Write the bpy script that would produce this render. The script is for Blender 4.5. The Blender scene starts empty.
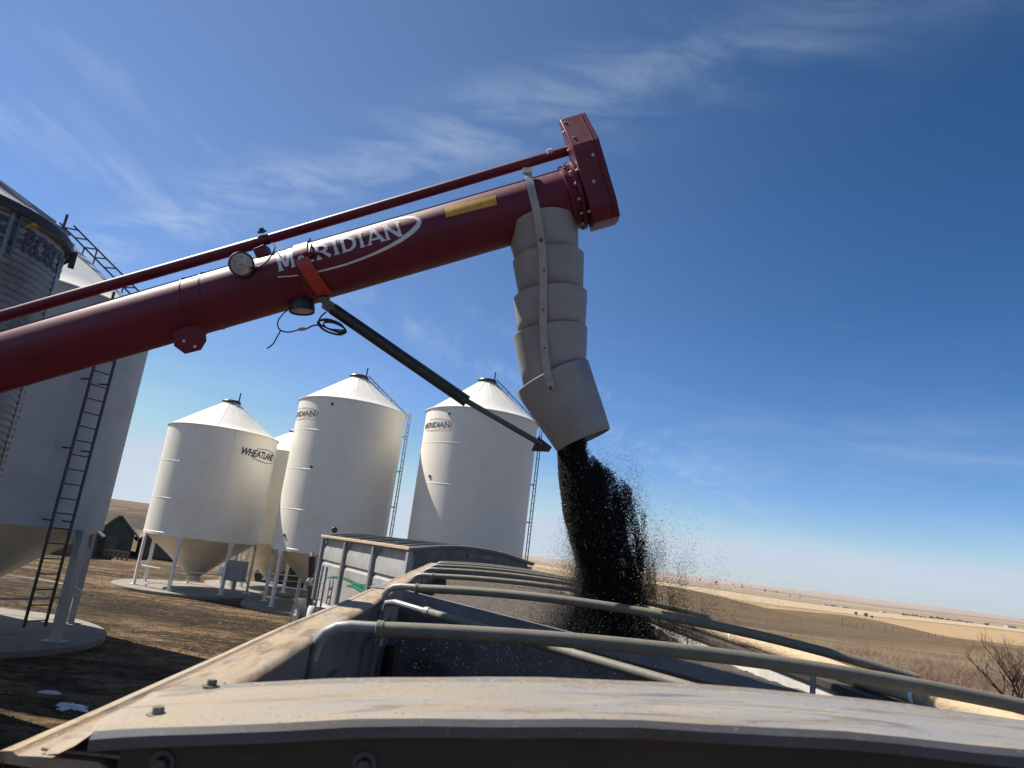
import bpy, math, random
import numpy as np
from mathutils import Vector, Matrix
random.seed(7); rng = np.random.default_rng(7)
R_ = math.radians
SC = bpy.context.scene; COL = SC.collection

# ---------------------------------------------------------------- camera, sky, sun, exposure
CAM_H = 3.05; FPX = 710.0; ROLL = R_(7.2); PITCH = math.atan(170.2/FPX)
CF = Vector((0, math.cos(PITCH), math.sin(PITCH)))
_r0 = Vector((1, 0, 0)); _u0 = _r0.cross(CF)
CR = _r0*math.cos(ROLL) + _u0*math.sin(ROLL)
CU = _u0*math.cos(ROLL) - _r0*math.sin(ROLL)
CAM = Vector((0, 0, CAM_H))
cd = bpy.data.cameras.new('camera'); cam = bpy.data.objects.new('camera', cd); COL.objects.link(cam)
cd.sensor_fit = 'HORIZONTAL'; cd.sensor_width = 36.0; cd.lens = 36.0*FPX/1024
cd.clip_start = 0.05; cd.clip_end = 40000
cd.dof.use_dof = True; cd.dof.focus_distance = 6.0; cd.dof.aperture_fstop = 9.0
M = Matrix((CR, CU, -CF)).transposed().to_4x4(); M.translation = CAM
cam.matrix_world = M
SC.camera = cam

SUN_AZ = R_(-68); SUN_EL = R_(50)       # from +Y, clockwise positive
w = bpy.data.worlds.new('World'); SC.world = w; w.use_nodes = True
nt = w.node_tree; nt.nodes.clear()
SKY_STRENGTH = 0.06

class NT:
    """small helper for node trees"""
    def __init__(s, tree): s.t = tree
    def n(s, typ, **kw):
        nd = s.t.nodes.new(typ)
        for k, v in kw.items(): setattr(nd, k, v)
        return nd
    def put(s, sock, v):
        if hasattr(v, 'is_output') or isinstance(v, bpy.types.NodeSocket): s.t.links.new(v, sock)
        elif v is not None: sock.default_value = v
    def math(s, op, a, b=None, c=None, clamp=False):
        nd = s.n('ShaderNodeMath', operation=op); nd.use_clamp = clamp
        s.put(nd.inputs[0], a)
        if b is not None: s.put(nd.inputs[1], b)
        if c is not None: s.put(nd.inputs[2], c)
        return nd.outputs[0]
    def vmath(s, op, a, b=None):
        nd = s.n('ShaderNodeVectorMath', operation=op); s.put(nd.inputs[0], a)
        if b is not None: s.put(nd.inputs[1], b)
        return nd.outputs['Value'] if op in ('DOT_PRODUCT', 'LENGTH') else nd.outputs[0]
    def noise(s, vec, scale, detail=4, rough=.55, dist=0.0):
        nd = s.n('ShaderNodeTexNoise'); s.put(nd.inputs['Vector'], vec)
        nd.inputs['Scale'].default_value = scale; nd.inputs['Detail'].default_value = detail
        nd.inputs['Roughness'].default_value = rough; nd.inputs['Distortion'].default_value = dist
        return nd.outputs['Fac']
    def mapr(s, v, a, b, c=0.0, d=1.0, smooth=True):
        nd = s.n('ShaderNodeMapRange'); nd.interpolation_type = 'SMOOTHSTEP' if smooth else 'LINEAR'
        s.put(nd.inputs[0], v)
        for i, x in enumerate((a, b, c, d)): nd.inputs[i+1].default_value = x
        return nd.outputs[0]
    def mix(s, f, a, b):
        nd = s.n('ShaderNodeMix', data_type='RGBA'); s.put(nd.inputs[0], f)
        for sock, v in ((nd.inputs[6], a), (nd.inputs[7], b)):
            s.put(sock, (*v, 1) if isinstance(v, tuple) and len(v) == 3 else v)
        return nd.outputs[2]
    def comb(s, x, y, z):
        nd = s.n('ShaderNodeCombineXYZ')
        for i, v in enumerate((x, y, z)): s.put(nd.inputs[i], v)
        return nd.outputs[0]
    def sep(s, v):
        nd = s.n('ShaderNodeSeparateXYZ'); s.put(nd.inputs[0], v); return nd.outputs
    def mapping(s, v, scale=(1, 1, 1), rot=(0, 0, 0)):
        nd = s.n('ShaderNodeMapping'); s.put(nd.inputs[0], v)
        nd.inputs['Scale'].default_value = scale; nd.inputs['Rotation'].default_value = rot
        return nd.outputs[0]

W = NT(nt)
sky = W.n('ShaderNodeTexSky', sky_type='NISHITA', sun_disc=False)
sky.sun_elevation = SUN_EL; sky.sun_rotation = SUN_AZ
sky.altitude = 800; sky.air_density = 1.0; sky.dust_density = 0.0; sky.ozone_density = 6.0
tc = W.n('ShaderNodeTexCoord'); d = tc.outputs['Generated']
sx, sy, sz = W.sep(d)
zc = W.math('MAXIMUM', sz, 0.05)
px_, py_ = W.math('DIVIDE', sx, zc), W.math('DIVIDE', sy, zc)
pl = W.comb(px_, py_, 0.0)
def band(nx, ny, c, wdt):
    t = W.math('SUBTRACT', W.math('ADD', W.math('MULTIPLY', px_, nx), W.math('MULTIPLY', py_, ny)), c)
    t = W.math('ADD', t, W.math('MULTIPLY', W.math('SUBTRACT', W.noise(pl, 1.3, 3), .5), wdt*1.5))
    return W.math('EXPONENT', W.math('MULTIPLY', W.math('POWER', W.math('DIVIDE', t, wdt), 2.0), -1.0))
streak1 = W.noise(W.mapping(pl, (1.5, 3.0, 1), (0, 0, R_(36))), 2.0, 8, .60, .5)
streak2 = W.noise(W.mapping(pl, (4.5, 1.1, 1), (0, 0, R_(-28))), 1.6, 7, .6, .3)
soft = W.noise(pl, .9, 5, .6)
fine = W.noise(W.mapping(pl, (14, 3, 1), (0, 0, R_(40))), 2.0, 4, .6)
c1 = W.math('MULTIPLY', band(.59, .81, 1.17, .13), W.mapr(streak1, .36, .72))
c1 = W.math('MULTIPLY', c1, W.math('ADD', .75, W.math('MULTIPLY', fine, .5)))
c1 = W.math('MULTIPLY', c1, W.mapr(px_, .9, -.35, .22, 1.0))
c2 = W.math('MULTIPLY', band(.85, -.53, -2.2, .20), W.mapr(streak2, .38, .72))
c2b = W.math('MULTIPLY', band(.85, -.53, -1.72, .08), W.mapr(streak2, .40, .72))
c3 = W.math('MULTIPLY', W.mapr(soft, .48, .8), W.mapr(streak1, .42, .75))
lowv = W.comb(W.math('MULTIPLY', sx, 1.6), W.math('MULTIPLY', sy, 1.6), W.math('MULTIPLY', sz, 9.0))
low = W.math('MULTIPLY', W.mapr(sz, .34, .04), W.mapr(W.noise(lowv, 1.7, 7, .62, .5), .40, .78))
veil = W.math('ADD', W.math('MULTIPLY', c1, .30), W.math('ADD', W.math('MULTIPLY', c2, .19), W.math('MULTIPLY', c2b, .12)))
veil = W.math('ADD', veil, W.math('ADD', W.math('MULTIPLY', c3, .07), W.math('MULTIPLY', low, .30)), clamp=True)
veil = W.math('ADD', veil, W.mapr(sx, .58, -.62, 0.0, .17), clamp=True)
# the phone's rendering of the blue: contrast per channel on the sky colour
rc, gc, bc = W.sep(sky.outputs[0])
def curve(c, k, p, top): return W.math('MULTIPLY', W.math('POWER', W.math('MINIMUM', c, top), p), k)
deep = W.comb(curve(rc, .45, 1.72, 4.3), curve(gc, .60, 1.38, 5.6), curve(bc, .54, 1.45, 6.3))
cl = W.mix(veil, deep, (6.4, 7.5, 8.7))
bg = W.n('ShaderNodeBackground'); bg.inputs[1].default_value = SKY_STRENGTH
nt.links.new(cl, bg.inputs[0])
wo = W.n('ShaderNodeOutputWorld'); nt.links.new(bg.outputs[0], wo.inputs[0])

sl = bpy.data.lights.new('sun', 'SUN'); sl.energy = 5.0; sl.angle = R_(0.53); sl.color = (1.0, .94, .84)
so = bpy.data.objects.new('sun', sl); COL.objects.link(so)
sdir = Vector((math.sin(SUN_AZ)*math.cos(SUN_EL), math.cos(SUN_AZ)*math.cos(SUN_EL), math.sin(SUN_EL)))
so.rotation_euler = sdir.to_track_quat('Z', 'Y').to_euler(); so.location = sdir*60

vs = SC.view_settings
vs.view_transform = 'Standard'; vs.look = 'None'; vs.gamma = 1.0; vs.exposure = 0.75; vs.use_curve_mapping = False
SC.display_settings.display_device = 'sRGB'
SC.cycles.use_denoising = True
SC.cycles.max_bounces = 8

# ---------------------------------------------------------------- layout helpers
def ray(x, y): return CF + CR*((x-512)/FPX) - CU*((y-384)/FPX)
def at_dist(x, y, D):          # point on the line of sight at horizontal distance D
    v = ray(x, y); return CAM + v*(D/math.hypot(v.x, v.y))
def at_z(x, y, z=0.0):
    v = ray(x, y); return CAM + v*((z-CAM_H)/v.z)

# ---------------------------------------------------------------- mesh builder
class MB:
    def __init__(s): s.v = []; s.f = []
    def add(s, vs_, fs):
        o = len(s.v); s.v += [tuple(p) for p in vs_]; s.f += [tuple(i+o for i in f) for f in fs]; return s
    def box(s, c, size, rot=None):
        hx, hy, hz = (k/2 for k in size); c = Vector(c)
        P = [Vector((x, y, z)) for x in (-hx, hx) for y in (-hy, hy) for z in (-hz, hz)]
        if rot is not None: P = [rot @ p for p in P]
        return s.add([p+c for p in P], [(0,1,3,2),(4,6,7,5),(0,4,5,1),(2,3,7,6),(0,2,6,4),(1,5,7,3)])
    def bar(s, p0, p1, wx, wz, up=(0, 0, 1)):
        p0, p1 = Vector(p0), Vector(p1); d = (p1-p0).normalized(); u = Vector(up)
        x = d.cross(u)
        if x.length < 1e-5: x = d.cross(Vector((0, 1, 0)))
        x.normalize(); z = x.cross(d)
        P = [q + x*a*wx/2 + z*b*wz/2 for q in (p0, p1) for a, b in ((-1,-1),(1,-1),(1,1),(-1,1))]
        return s.add(P, [(3,2,1,0),(4,5,6,7),(0,1,5,4),(1,2,6,5),(2,3,7,6),(3,0,4,7)])
    def tube(s, path, r, n=10, caps=True):
        path = [Vector(p) for p in path]; m = len(path); rr = r if isinstance(r, (list, tuple)) else [r]*m
        o = len(s.v); ref = None
        for i, p in enumerate(path):
            t = (path[min(i+1, m-1)]-path[max(i-1, 0)]).normalized()
            if ref is None:
                ref = t.cross(Vector((0, 0, 1)))
                if ref.length < .1: ref = t.cross(Vector((0, 1, 0)))
            ref = (ref - t*ref.dot(t)).normalized(); b = t.cross(ref)
            for k in range(n):
                a = 2*math.pi*k/n; s.v.append(tuple(p + (ref*math.cos(a)+b*math.sin(a))*rr[i]))
        for i in range(m-1):
            for k in range(n):
                a, b2 = o+i*n+k, o+i*n+(k+1) % n; s.f.append((a, b2, b2+n, a+n))
        if caps:
            s.f.append(tuple(o+k for k in reversed(range(n)))); s.f.append(tuple(o+(m-1)*n+k for k in range(n)))
        return s
    def lathe(s, prof, n=48, c=(0, 0, 0), axis=None, caps=False, a0=0.0, a1=2*math.pi):
        """prof: (r, h) list; axis: 3x3 matrix whose columns are x, y, axis"""
        o = len(s.v); c = Vector(c); full = abs(a1-a0-2*math.pi) < 1e-6; nn = n if full else n+1
        for r, h in prof:
            for k in range(nn):
                a = a0+(a1-a0)*k/n; p = Vector((r*math.cos(a), r*math.sin(a), h))
                if axis is not None: p = axis @ p
                s.v.append(tuple(p+c))
        for i in range(len(prof)-1):
            for k in range(n):
                a, b = o+i*nn+k, o+i*nn+(k+1) % nn; s.f.append((a, b, b+nn, a+nn))
        if caps:
            s.f.append(tuple(o+k for k in reversed(range(nn)))); s.f.append(tuple(o+(len(prof)-1)*nn+k for k in range(nn)))
        return s
    def prism(s, poly, f0, f1):
        """poly of 2-d points; f0, f1 map a 2-d point to the two end faces"""
        o = len(s.v); n = len(poly)
        s.v += [tuple(f0(*p)) for p in poly] + [tuple(f1(*p)) for p in poly]
        s.f.append(tuple(o+i for i in reversed(range(n)))); s.f.append(tuple(o+n+i for i in range(n)))
        for i in range(n):
            j = (i+1) % n; s.f.append((o+i, o+j, o+n+j, o+n+i))
        return s
    def sweep(s, prof, path_pts):
        """prof: list of functions t->point giving the section at each station"""
        o = len(s.v); n = len(prof)
        for t in path_pts:
            for g in prof: s.v.append(tuple(g(t)))
        for i in range(len(path_pts)-1):
            for k in range(n-1):
                a = o+i*n+k; s.f.append((a, a+1, a+1+n, a+n))
        return s
    def bolt(s, c, axis, r=.012, h=.01):
        q = Vector(axis).to_track_quat('Z', 'Y').to_matrix()
        s.lathe([(r*1.7, 0), (r*1.7, h*.25), (r*1.02, h*.25)], 14, c, q)
        s.lathe([(r, h*.25), (r, h), (r*.85, h*1.15), (0.0005, h*1.15)], 6, c, q); return s
    def build(s, name, m, parent=None, off=None, angle=35, bevel=None):
        me = bpy.data.meshes.new(name)
        vv = s.v if off is None else [(x-off[0], y-off[1], z-off[2]) for x, y, z in s.v]
        me.from_pydata(vv, [], s.f); me.validate(); me.update()
        import bmesh
        b = bmesh.new(); b.from_mesh(me); bmesh.ops.recalc_face_normals(b, faces=b.faces); b.to_mesh(me); b.free()
        me.polygons.foreach_set('use_smooth', [True]*len(me.polygons))
        me.set_sharp_from_angle(angle=R_(angle))
        me.materials.append(m)
        o = bpy.data.objects.new(name, me); COL.objects.link(o)
        if parent is not None: o.parent = parent
        if bevel:
            md = o.modifiers.new('bevel', 'BEVEL'); md.width = bevel; md.segments = 2; md.limit_method = 'ANGLE'; md.angle_limit = R_(40); md.harden_normals = False
        return o

def smooth_path(P, k=4):
    P = [Vector(p) for p in P]; out = []
    for i in range(len(P)-1):
        a, b, c, d = P[max(i-1, 0)], P[i], P[i+1], P[min(i+2, len(P)-1)]
        for j in range(k):
            t = j/k; out.append(.5*((2*b)+(c-a)*t+(2*a-5*b+4*c-d)*t*t+(3*b-a-3*c+d)*t**3))
    return out+[P[-1]]

def np_mesh(name, verts, faces, m, parent=None, smooth=False):
    verts = np.asarray(verts, np.float32); faces = np.asarray(faces, np.int32); k = faces.shape[1]
    me = bpy.data.meshes.new(name)
    me.vertices.add(len(verts)); me.vertices.foreach_set('co', verts.ravel())
    me.loops.add(faces.size); me.loops.foreach_set('vertex_index', faces.ravel())
    me.polygons.add(len(faces)); me.polygons.foreach_set('loop_start', np.arange(0, faces.size, k, dtype=np.int32))
    me.polygons.foreach_set('loop_total', np.full(len(faces), k, np.int32))
    me.update(); me.validate()
    if smooth: me.polygons.foreach_set('use_smooth', [True]*len(me.polygons))
    me.materials.append(m)
    o = bpy.data.objects.new(name, me); COL.objects.link(o)
    if parent is not None: o.parent = parent
    return o

def tag(o, label=None, cat=None, group=None, kind=None):
    for k, v in (('label', label), ('category', cat), ('group', group), ('kind', kind)):
        if v: o[k] = v
    return o
def thing(name, label, cat, loc=(0, 0, 0), rotz=0.0, group=None):
    o = bpy.data.objects.new(name, None); COL.objects.link(o); o.empty_display_size = .2
    o.location = loc; o.rotation_euler = (0, 0, rotz)
    return tag(o, label, cat, group)
def copy_tree(o, parent=None):
    c = o.copy(); COL.objects.link(c)
    if parent is not None: c.parent = parent
    for ch in [x for x in bpy.data.objects if x.parent is o]: copy_tree(ch, c)
    return c

# ---------------------------------------------------------------- materials
def material(name, base, rough=.5, metal=0.0, other=None, nscale=6.0, lo=.42, hi=.68, amt=1.0, stretch=(1, 1, 1),
             bump=0.0, bscale=60.0, spec=.5, third=None, tscale=1.2, tlo=.5, thi=.7, streaks=None, coat=0.0, specks=None, across=None, stain=None):
    m = bpy.data.materials.new(name); m.use_nodes = True; t = NT(m.node_tree)
    b = m.node_tree.nodes['Principled BSDF']
    b.inputs['Roughness'].default_value = rough; b.inputs['Metallic'].default_value = metal
    b.inputs['Specular IOR Level'].default_value = spec; b.inputs['Coat Weight'].default_value = coat
    tcn = t.n('ShaderNodeTexCoord'); oc = tcn.outputs['Object']
    col = t.mix(0.0, base, base)
    if other:
        f = t.math('MULTIPLY', t.mapr(t.noise(t.mapping(oc, stretch), nscale, 7, .62), lo, hi), amt)
        col = t.mix(f, base, other)
    if third:
        col = t.mix(t.mapr(t.noise(t.mapping(oc, stretch), tscale, 6, .65, .3), tlo, thi), col, third)
    if streaks:   # (colour, scale vector, lo, hi)
        col = t.mix(t.mapr(t.noise(t.mapping(oc, streaks[1]), 1.0, 6, .6), streaks[2], streaks[3]), col, streaks[0])
    if across:   # dust gathered towards one end
        ax_ = t.sep(oc)[0]; nn = t.noise(t.mapping(oc, (2, 8, 4)), 3.0, 6, .65)
        col = t.mix(t.math('MULTIPLY', t.mapr(t.math('ADD', ax_, t.math('MULTIPLY', t.math('SUBTRACT', nn, .5), 1.2)), across[2], across[1]), .85), col, across[0])
    if stain:
        col = t.mix(t.math('MULTIPLY', t.mapr(t.noise(t.mapping(oc, stain[1]), 1.0, 8, .7, .6), stain[2], stain[3]), .8), col, stain[0])
    if specks:
        col = t.mix(t.math('MULTIPLY', t.mapr(t.noise(oc, specks[1], 3, .6), specks[2], specks[3]), .7), col, specks[0])
    t.put(b.inputs['Base Color'], col)
    rn = t.math('ADD', rough-.08, t.math('MULTIPLY', t.noise(oc, nscale*2.1, 5), .16), clamp=True)
    t.put(b.inputs['Roughness'], rn)
    if bump:
        bn = t.n('ShaderNodeBump'); bn.inputs['Strength'].default_value = bump; bn.inputs['Distance'].default_value = .01
        t.put(bn.inputs['Height'], t.noise(t.mapping(oc, stretch), bscale, 5)); t.put(b.inputs['Normal'], bn.outputs[0])
    return m

m_white = material('white_powder_coat', (.80, .755, .65), .42, other=(.72, .67, .56), nscale=1.2, lo=.45, hi=.8,
                   streaks=((.66, .62, .53), (5, 5, .35), .58, .85))
m_white_big = material('pale_grey_coat', (.43, .43, .43), .55, other=(.37, .365, .355), nscale=1.0,
                   streaks=((.36, .34, .31), (4, 4, .3), .56, .85))
m_roof = material('white_roof_coat', (.80, .765, .68), .4, other=(.72, .70, .64), nscale=1.5)
m_cone = material('cream_hopper_coat', (.74, .66, .50), .42, other=(.64, .55, .38), nscale=1.6, lo=.4, hi=.8)
m_leg = material('leg_coat', (.72, .70, .66), .42, other=(.55, .50, .43), nscale=5, lo=.5, hi=.8)
m_leg_grey = material('grey_leg_coat', (.40, .39, .37), .5, other=(.30, .27, .23), nscale=4, lo=.5, hi=.8)
m_dark = material('black_plastic', (.022, .023, .026), .45, other=(.07, .065, .06), nscale=20, lo=.5, hi=.8)
m_black_steel = material('black_steel', (.03, .03, .034), .5, other=(.08, .07, .06), nscale=12, lo=.5, hi=.8)
m_ladder = material('galvanised_ladder', (.30, .31, .33), .45, .5)
m_logo_grey = material('logo_dark_grey', (.12, .12, .125), .5)
m_logo_navy = material('logo_navy', (.025, .028, .045), .5)
m_logo_red = material('logo_red_line', (.38, .10, .08), .5)
m_logo_blue = material('stencil_blue_grey', (.035, .04, .055), .6, other=(.10, .11, .13), nscale=9, lo=.5, hi=.75)
m_galv = material('galvanised_steel', (.20, .205, .21), .45, .6, other=(.14, .135, .13), nscale=2.5, streaks=((.27, .21, .14), (5, 5, .3), .6, .85))
m_maroon = material('maroon_paint', (.125, .009, .028), .47, other=(.085, .007, .022), spec=.36, specks=((.30, .16, .14), 130, .70, .76), nscale=2.2, lo=.4, hi=.7, 
                    streaks=((.19, .045, .05), (.6, 9, 9), .56, .85), bump=.05, bscale=40)
m_red = material('red_band_paint', (.36, .03, .025), .36, other=(.27, .03, .028), nscale=8)
m_decal = material('pale_decal', (.66, .66, .68), .4, other=(.54, .54, .56), nscale=14)
m_yellow = material('amber_reflector', (.62, .33, .03), .4, other=(.5, .26, .03), nscale=20)
m_spout = material('grey_poly', (.30, .30, .31), .55, other=(.235, .235, .245), nscale=5, lo=.4, hi=.75, spec=.35,
                   third=(.34, .33, .31), tscale=9, tlo=.55, thi=.8, specks=((.42, .40, .36), 60, .66, .74))
m_strap = material('pale_strap', (.36, .35, .33), .6, other=(.28, .265, .24), nscale=14)
m_cyl = material('black_cylinder', (.02, .026, .028), .42, other=(.06, .06, .06), nscale=9, lo=.5, hi=.8)
m_rod = material('dull_rod', (.10, .105, .11), .35, .5)
m_bolt = material('zinc_bolt', (.48, .46, .42), .4, .7, other=(.30, .24, .17), nscale=60)
m_boltd = material('weathered_bolt', (.20, .19, .165), .6, .3, other=(.12, .09, .06), nscale=60)
m_lens = material('lamp_glass', (.40, .40, .40), .25, .2, other=(.15, .15, .15), nscale=80)
m_rail = material('dusty_rail', (.36, .265, .16), .75, other=(.30, .26, .21), nscale=7, lo=.40, hi=.66, stretch=(5, .7, 4), bump=.35, bscale=120,
                  third=(.40, .31, .20), tscale=9, tlo=.5, thi=.72, streaks=((.20, .125, .065), (26, 3.0, 26), .56, .76), specks=((.12, .09, .06), 170, .62, .72), stain=((.165, .105, .06), (16, 3.0, 10), .50, .64))
m_cap = material('dusty_cap', (.255, .20, .135), .62, other=(.225, .225, .225), nscale=4, lo=.34, hi=.50, stretch=(.7, 6, 3), bump=.35, bscale=170,
                 third=(.31, .255, .18), tscale=8, tlo=.50, thi=.66, streaks=((.085, .082, .088), (2.4, 48, 8), .58, .70), specks=((.09, .07, .055), 190, .58, .68),
                 across=((.30, .23, .145), -.45, .35), stain=((.115, .085, .06), (4.0, 16, 6), .52, .66))
m_lip = material('lip_shade_tint', (.10, .10, .108), .5, other=(.085, .075, .07), nscale=7, stretch=(1, 5, 5), specks=((.22, .19, .15), 120, .60, .72))  # base colour darker than the cap, painting in the shade on its rolled edge
m_strip = material('dusty_flange', (.185, .145, .10), .65, other=(.14, .135, .135), nscale=9, lo=.4, hi=.65, stretch=(1, 6, 4), bump=.2, bscale=150, specks=((.36, .30, .22), 90, .56, .68))
m_capfront = material('dark_front', (.034, .030, .029), .6, other=(.065, .042, .028), nscale=5, lo=.4, hi=.7, streaks=((.13, .09, .06), (3, 3, 22), .58, .8))  # near-black base with brown mottle and paler brown streaks
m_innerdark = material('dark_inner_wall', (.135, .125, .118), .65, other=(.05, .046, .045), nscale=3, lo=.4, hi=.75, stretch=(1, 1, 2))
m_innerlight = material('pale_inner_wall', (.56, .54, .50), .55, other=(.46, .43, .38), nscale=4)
m_beam = material('grey_divider', (.17, .175, .19), .6, other=(.12, .115, .11), nscale=5, bump=.2, bscale=200)
m_bow = material('dusty_bow_tube', (.15, .135, .105), .65, other=(.19, .165, .125), nscale=16, lo=.42, hi=.7, specks=((.06, .055, .05), 120, .58, .7), streaks=((.24, .20, .145), (2, 30, 30), .62, .85))
m_bowend = material('worn_bow_end', (.26, .25, .235), .5, .15, other=(.20, .19, .18), nscale=20)
m_tarp = material('tan_tarp', (.44, .33, .205), .8, other=(.37, .27, .165), nscale=6, bump=.8, bscale=26, stretch=(3, 1, 3), specks=((.24, .17, .10), 40, .60, .75))
m_trailer = material('trailer_side', (.42, .42, .43), .45, .3, other=(.33, .32, .30), nscale=2)
m_rubber = material('rubber', (.022, .022, .023), .8, other=(.07, .06, .05), nscale=9)
m_box = material('box_panel', (.40, .40, .40), .45, .15, other=(.33, .325, .31), nscale=3, third=(.34, .29, .23), tscale=1.1, tlo=.48, thi=.75)
m_box_rear = material('box_rear', (.15, .15, .155), .55, other=(.11, .105, .10), nscale=3)
m_slat = material('dark_tarp', (.028, .026, .025), .7, other=(.06, .05, .04), nscale=5)
m_tan_rail = material('tan_box_rail', (.50, .39, .26), .7, other=(.40, .33, .24), nscale=7)
m_green = material('green_mark', (.03, .21, .12), .5)
m_chrome = material('chrome', (.5, .5, .5), .35, .8)
m_whitepaint = material('white_vehicle_paint', (.78, .78, .77), .3, coat=.3)
m_concrete = material('concrete', (.23, .205, .17), .9, other=(.175, .15, .125), nscale=3, third=(.14, .115, .085), tscale=.9, tlo=.55, thi=.75, bump=.3, bscale=40)
m_barn = material('green_barn_boards', (.04, .085, .065), .8, other=(.05, .065, .05), nscale=2.5, stretch=(9, 9, .5))
m_barnroof = material('weathered_roof', (.11, .10, .09), .85, other=(.17, .15, .13), nscale=3)
m_shed = material('grey_weathered_boards', (.085, .08, .078), .85, other=(.15, .14, .13), nscale=2, stretch=(6, 6, .6))
m_wood = material('fence_wood', (.14, .11, .085), .9, other=(.22, .18, .14), nscale=8)
m_bark = material('bark', (.085, .065, .05), .9, other=(.15, .12, .095), nscale=14)
m_twig = material('twigs', (.15, .10, .075), .9, other=(.22, .155, .11), nscale=3)
m_drygrass = material('dry_grass', (.32, .225, .125), .9, other=(.15, .10, .055), nscale=.8, lo=.35, hi=.7)
m_fieldgrass = material('field_grass_tint', (.30, .225, .135), .9, other=(.20, .145, .085), nscale=.12, lo=.4, hi=.62)
m_weed = material('russet_weeds', (.21, .13, .10), .9, other=(.29, .215, .14), nscale=.35, lo=.4, hi=.65)
m_conifer = material('far_conifer', (.022, .032, .022), .9, other=(.04, .05, .03), nscale=1)
m_leafless = material('far_bare_crown', (.12, .10, .085), .9)
m_seed = material('black_seed', (.010, .0095, .0095), .55, other=(.022, .018, .016), nscale=90, spec=.3)
m_heap = material('seed_heap', (.105, .075, .05), .85, other=(.03, .024, .02), nscale=55, lo=.42, hi=.6, bump=.9, bscale=110)
m_chaff = material('chaff', (.55, .52, .46), .8)
m_snow = material('snow', (.82, .84, .87), .6, bump=.4, bscale=14)
m_orange = material('orange_paint', (.55, .16, .05), .5)
m_farwall = material('far_white_wall', (.42, .41, .40), .7)
m_farroof = material('far_roof', (.25, .24, .25), .7)
m_cabinet = material('grey_cabinet', (.25, .265, .28), .5, other=(.20, .21, .22), nscale=3)
m_cable = material('cable', (.02, .02, .022), .5)

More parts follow.
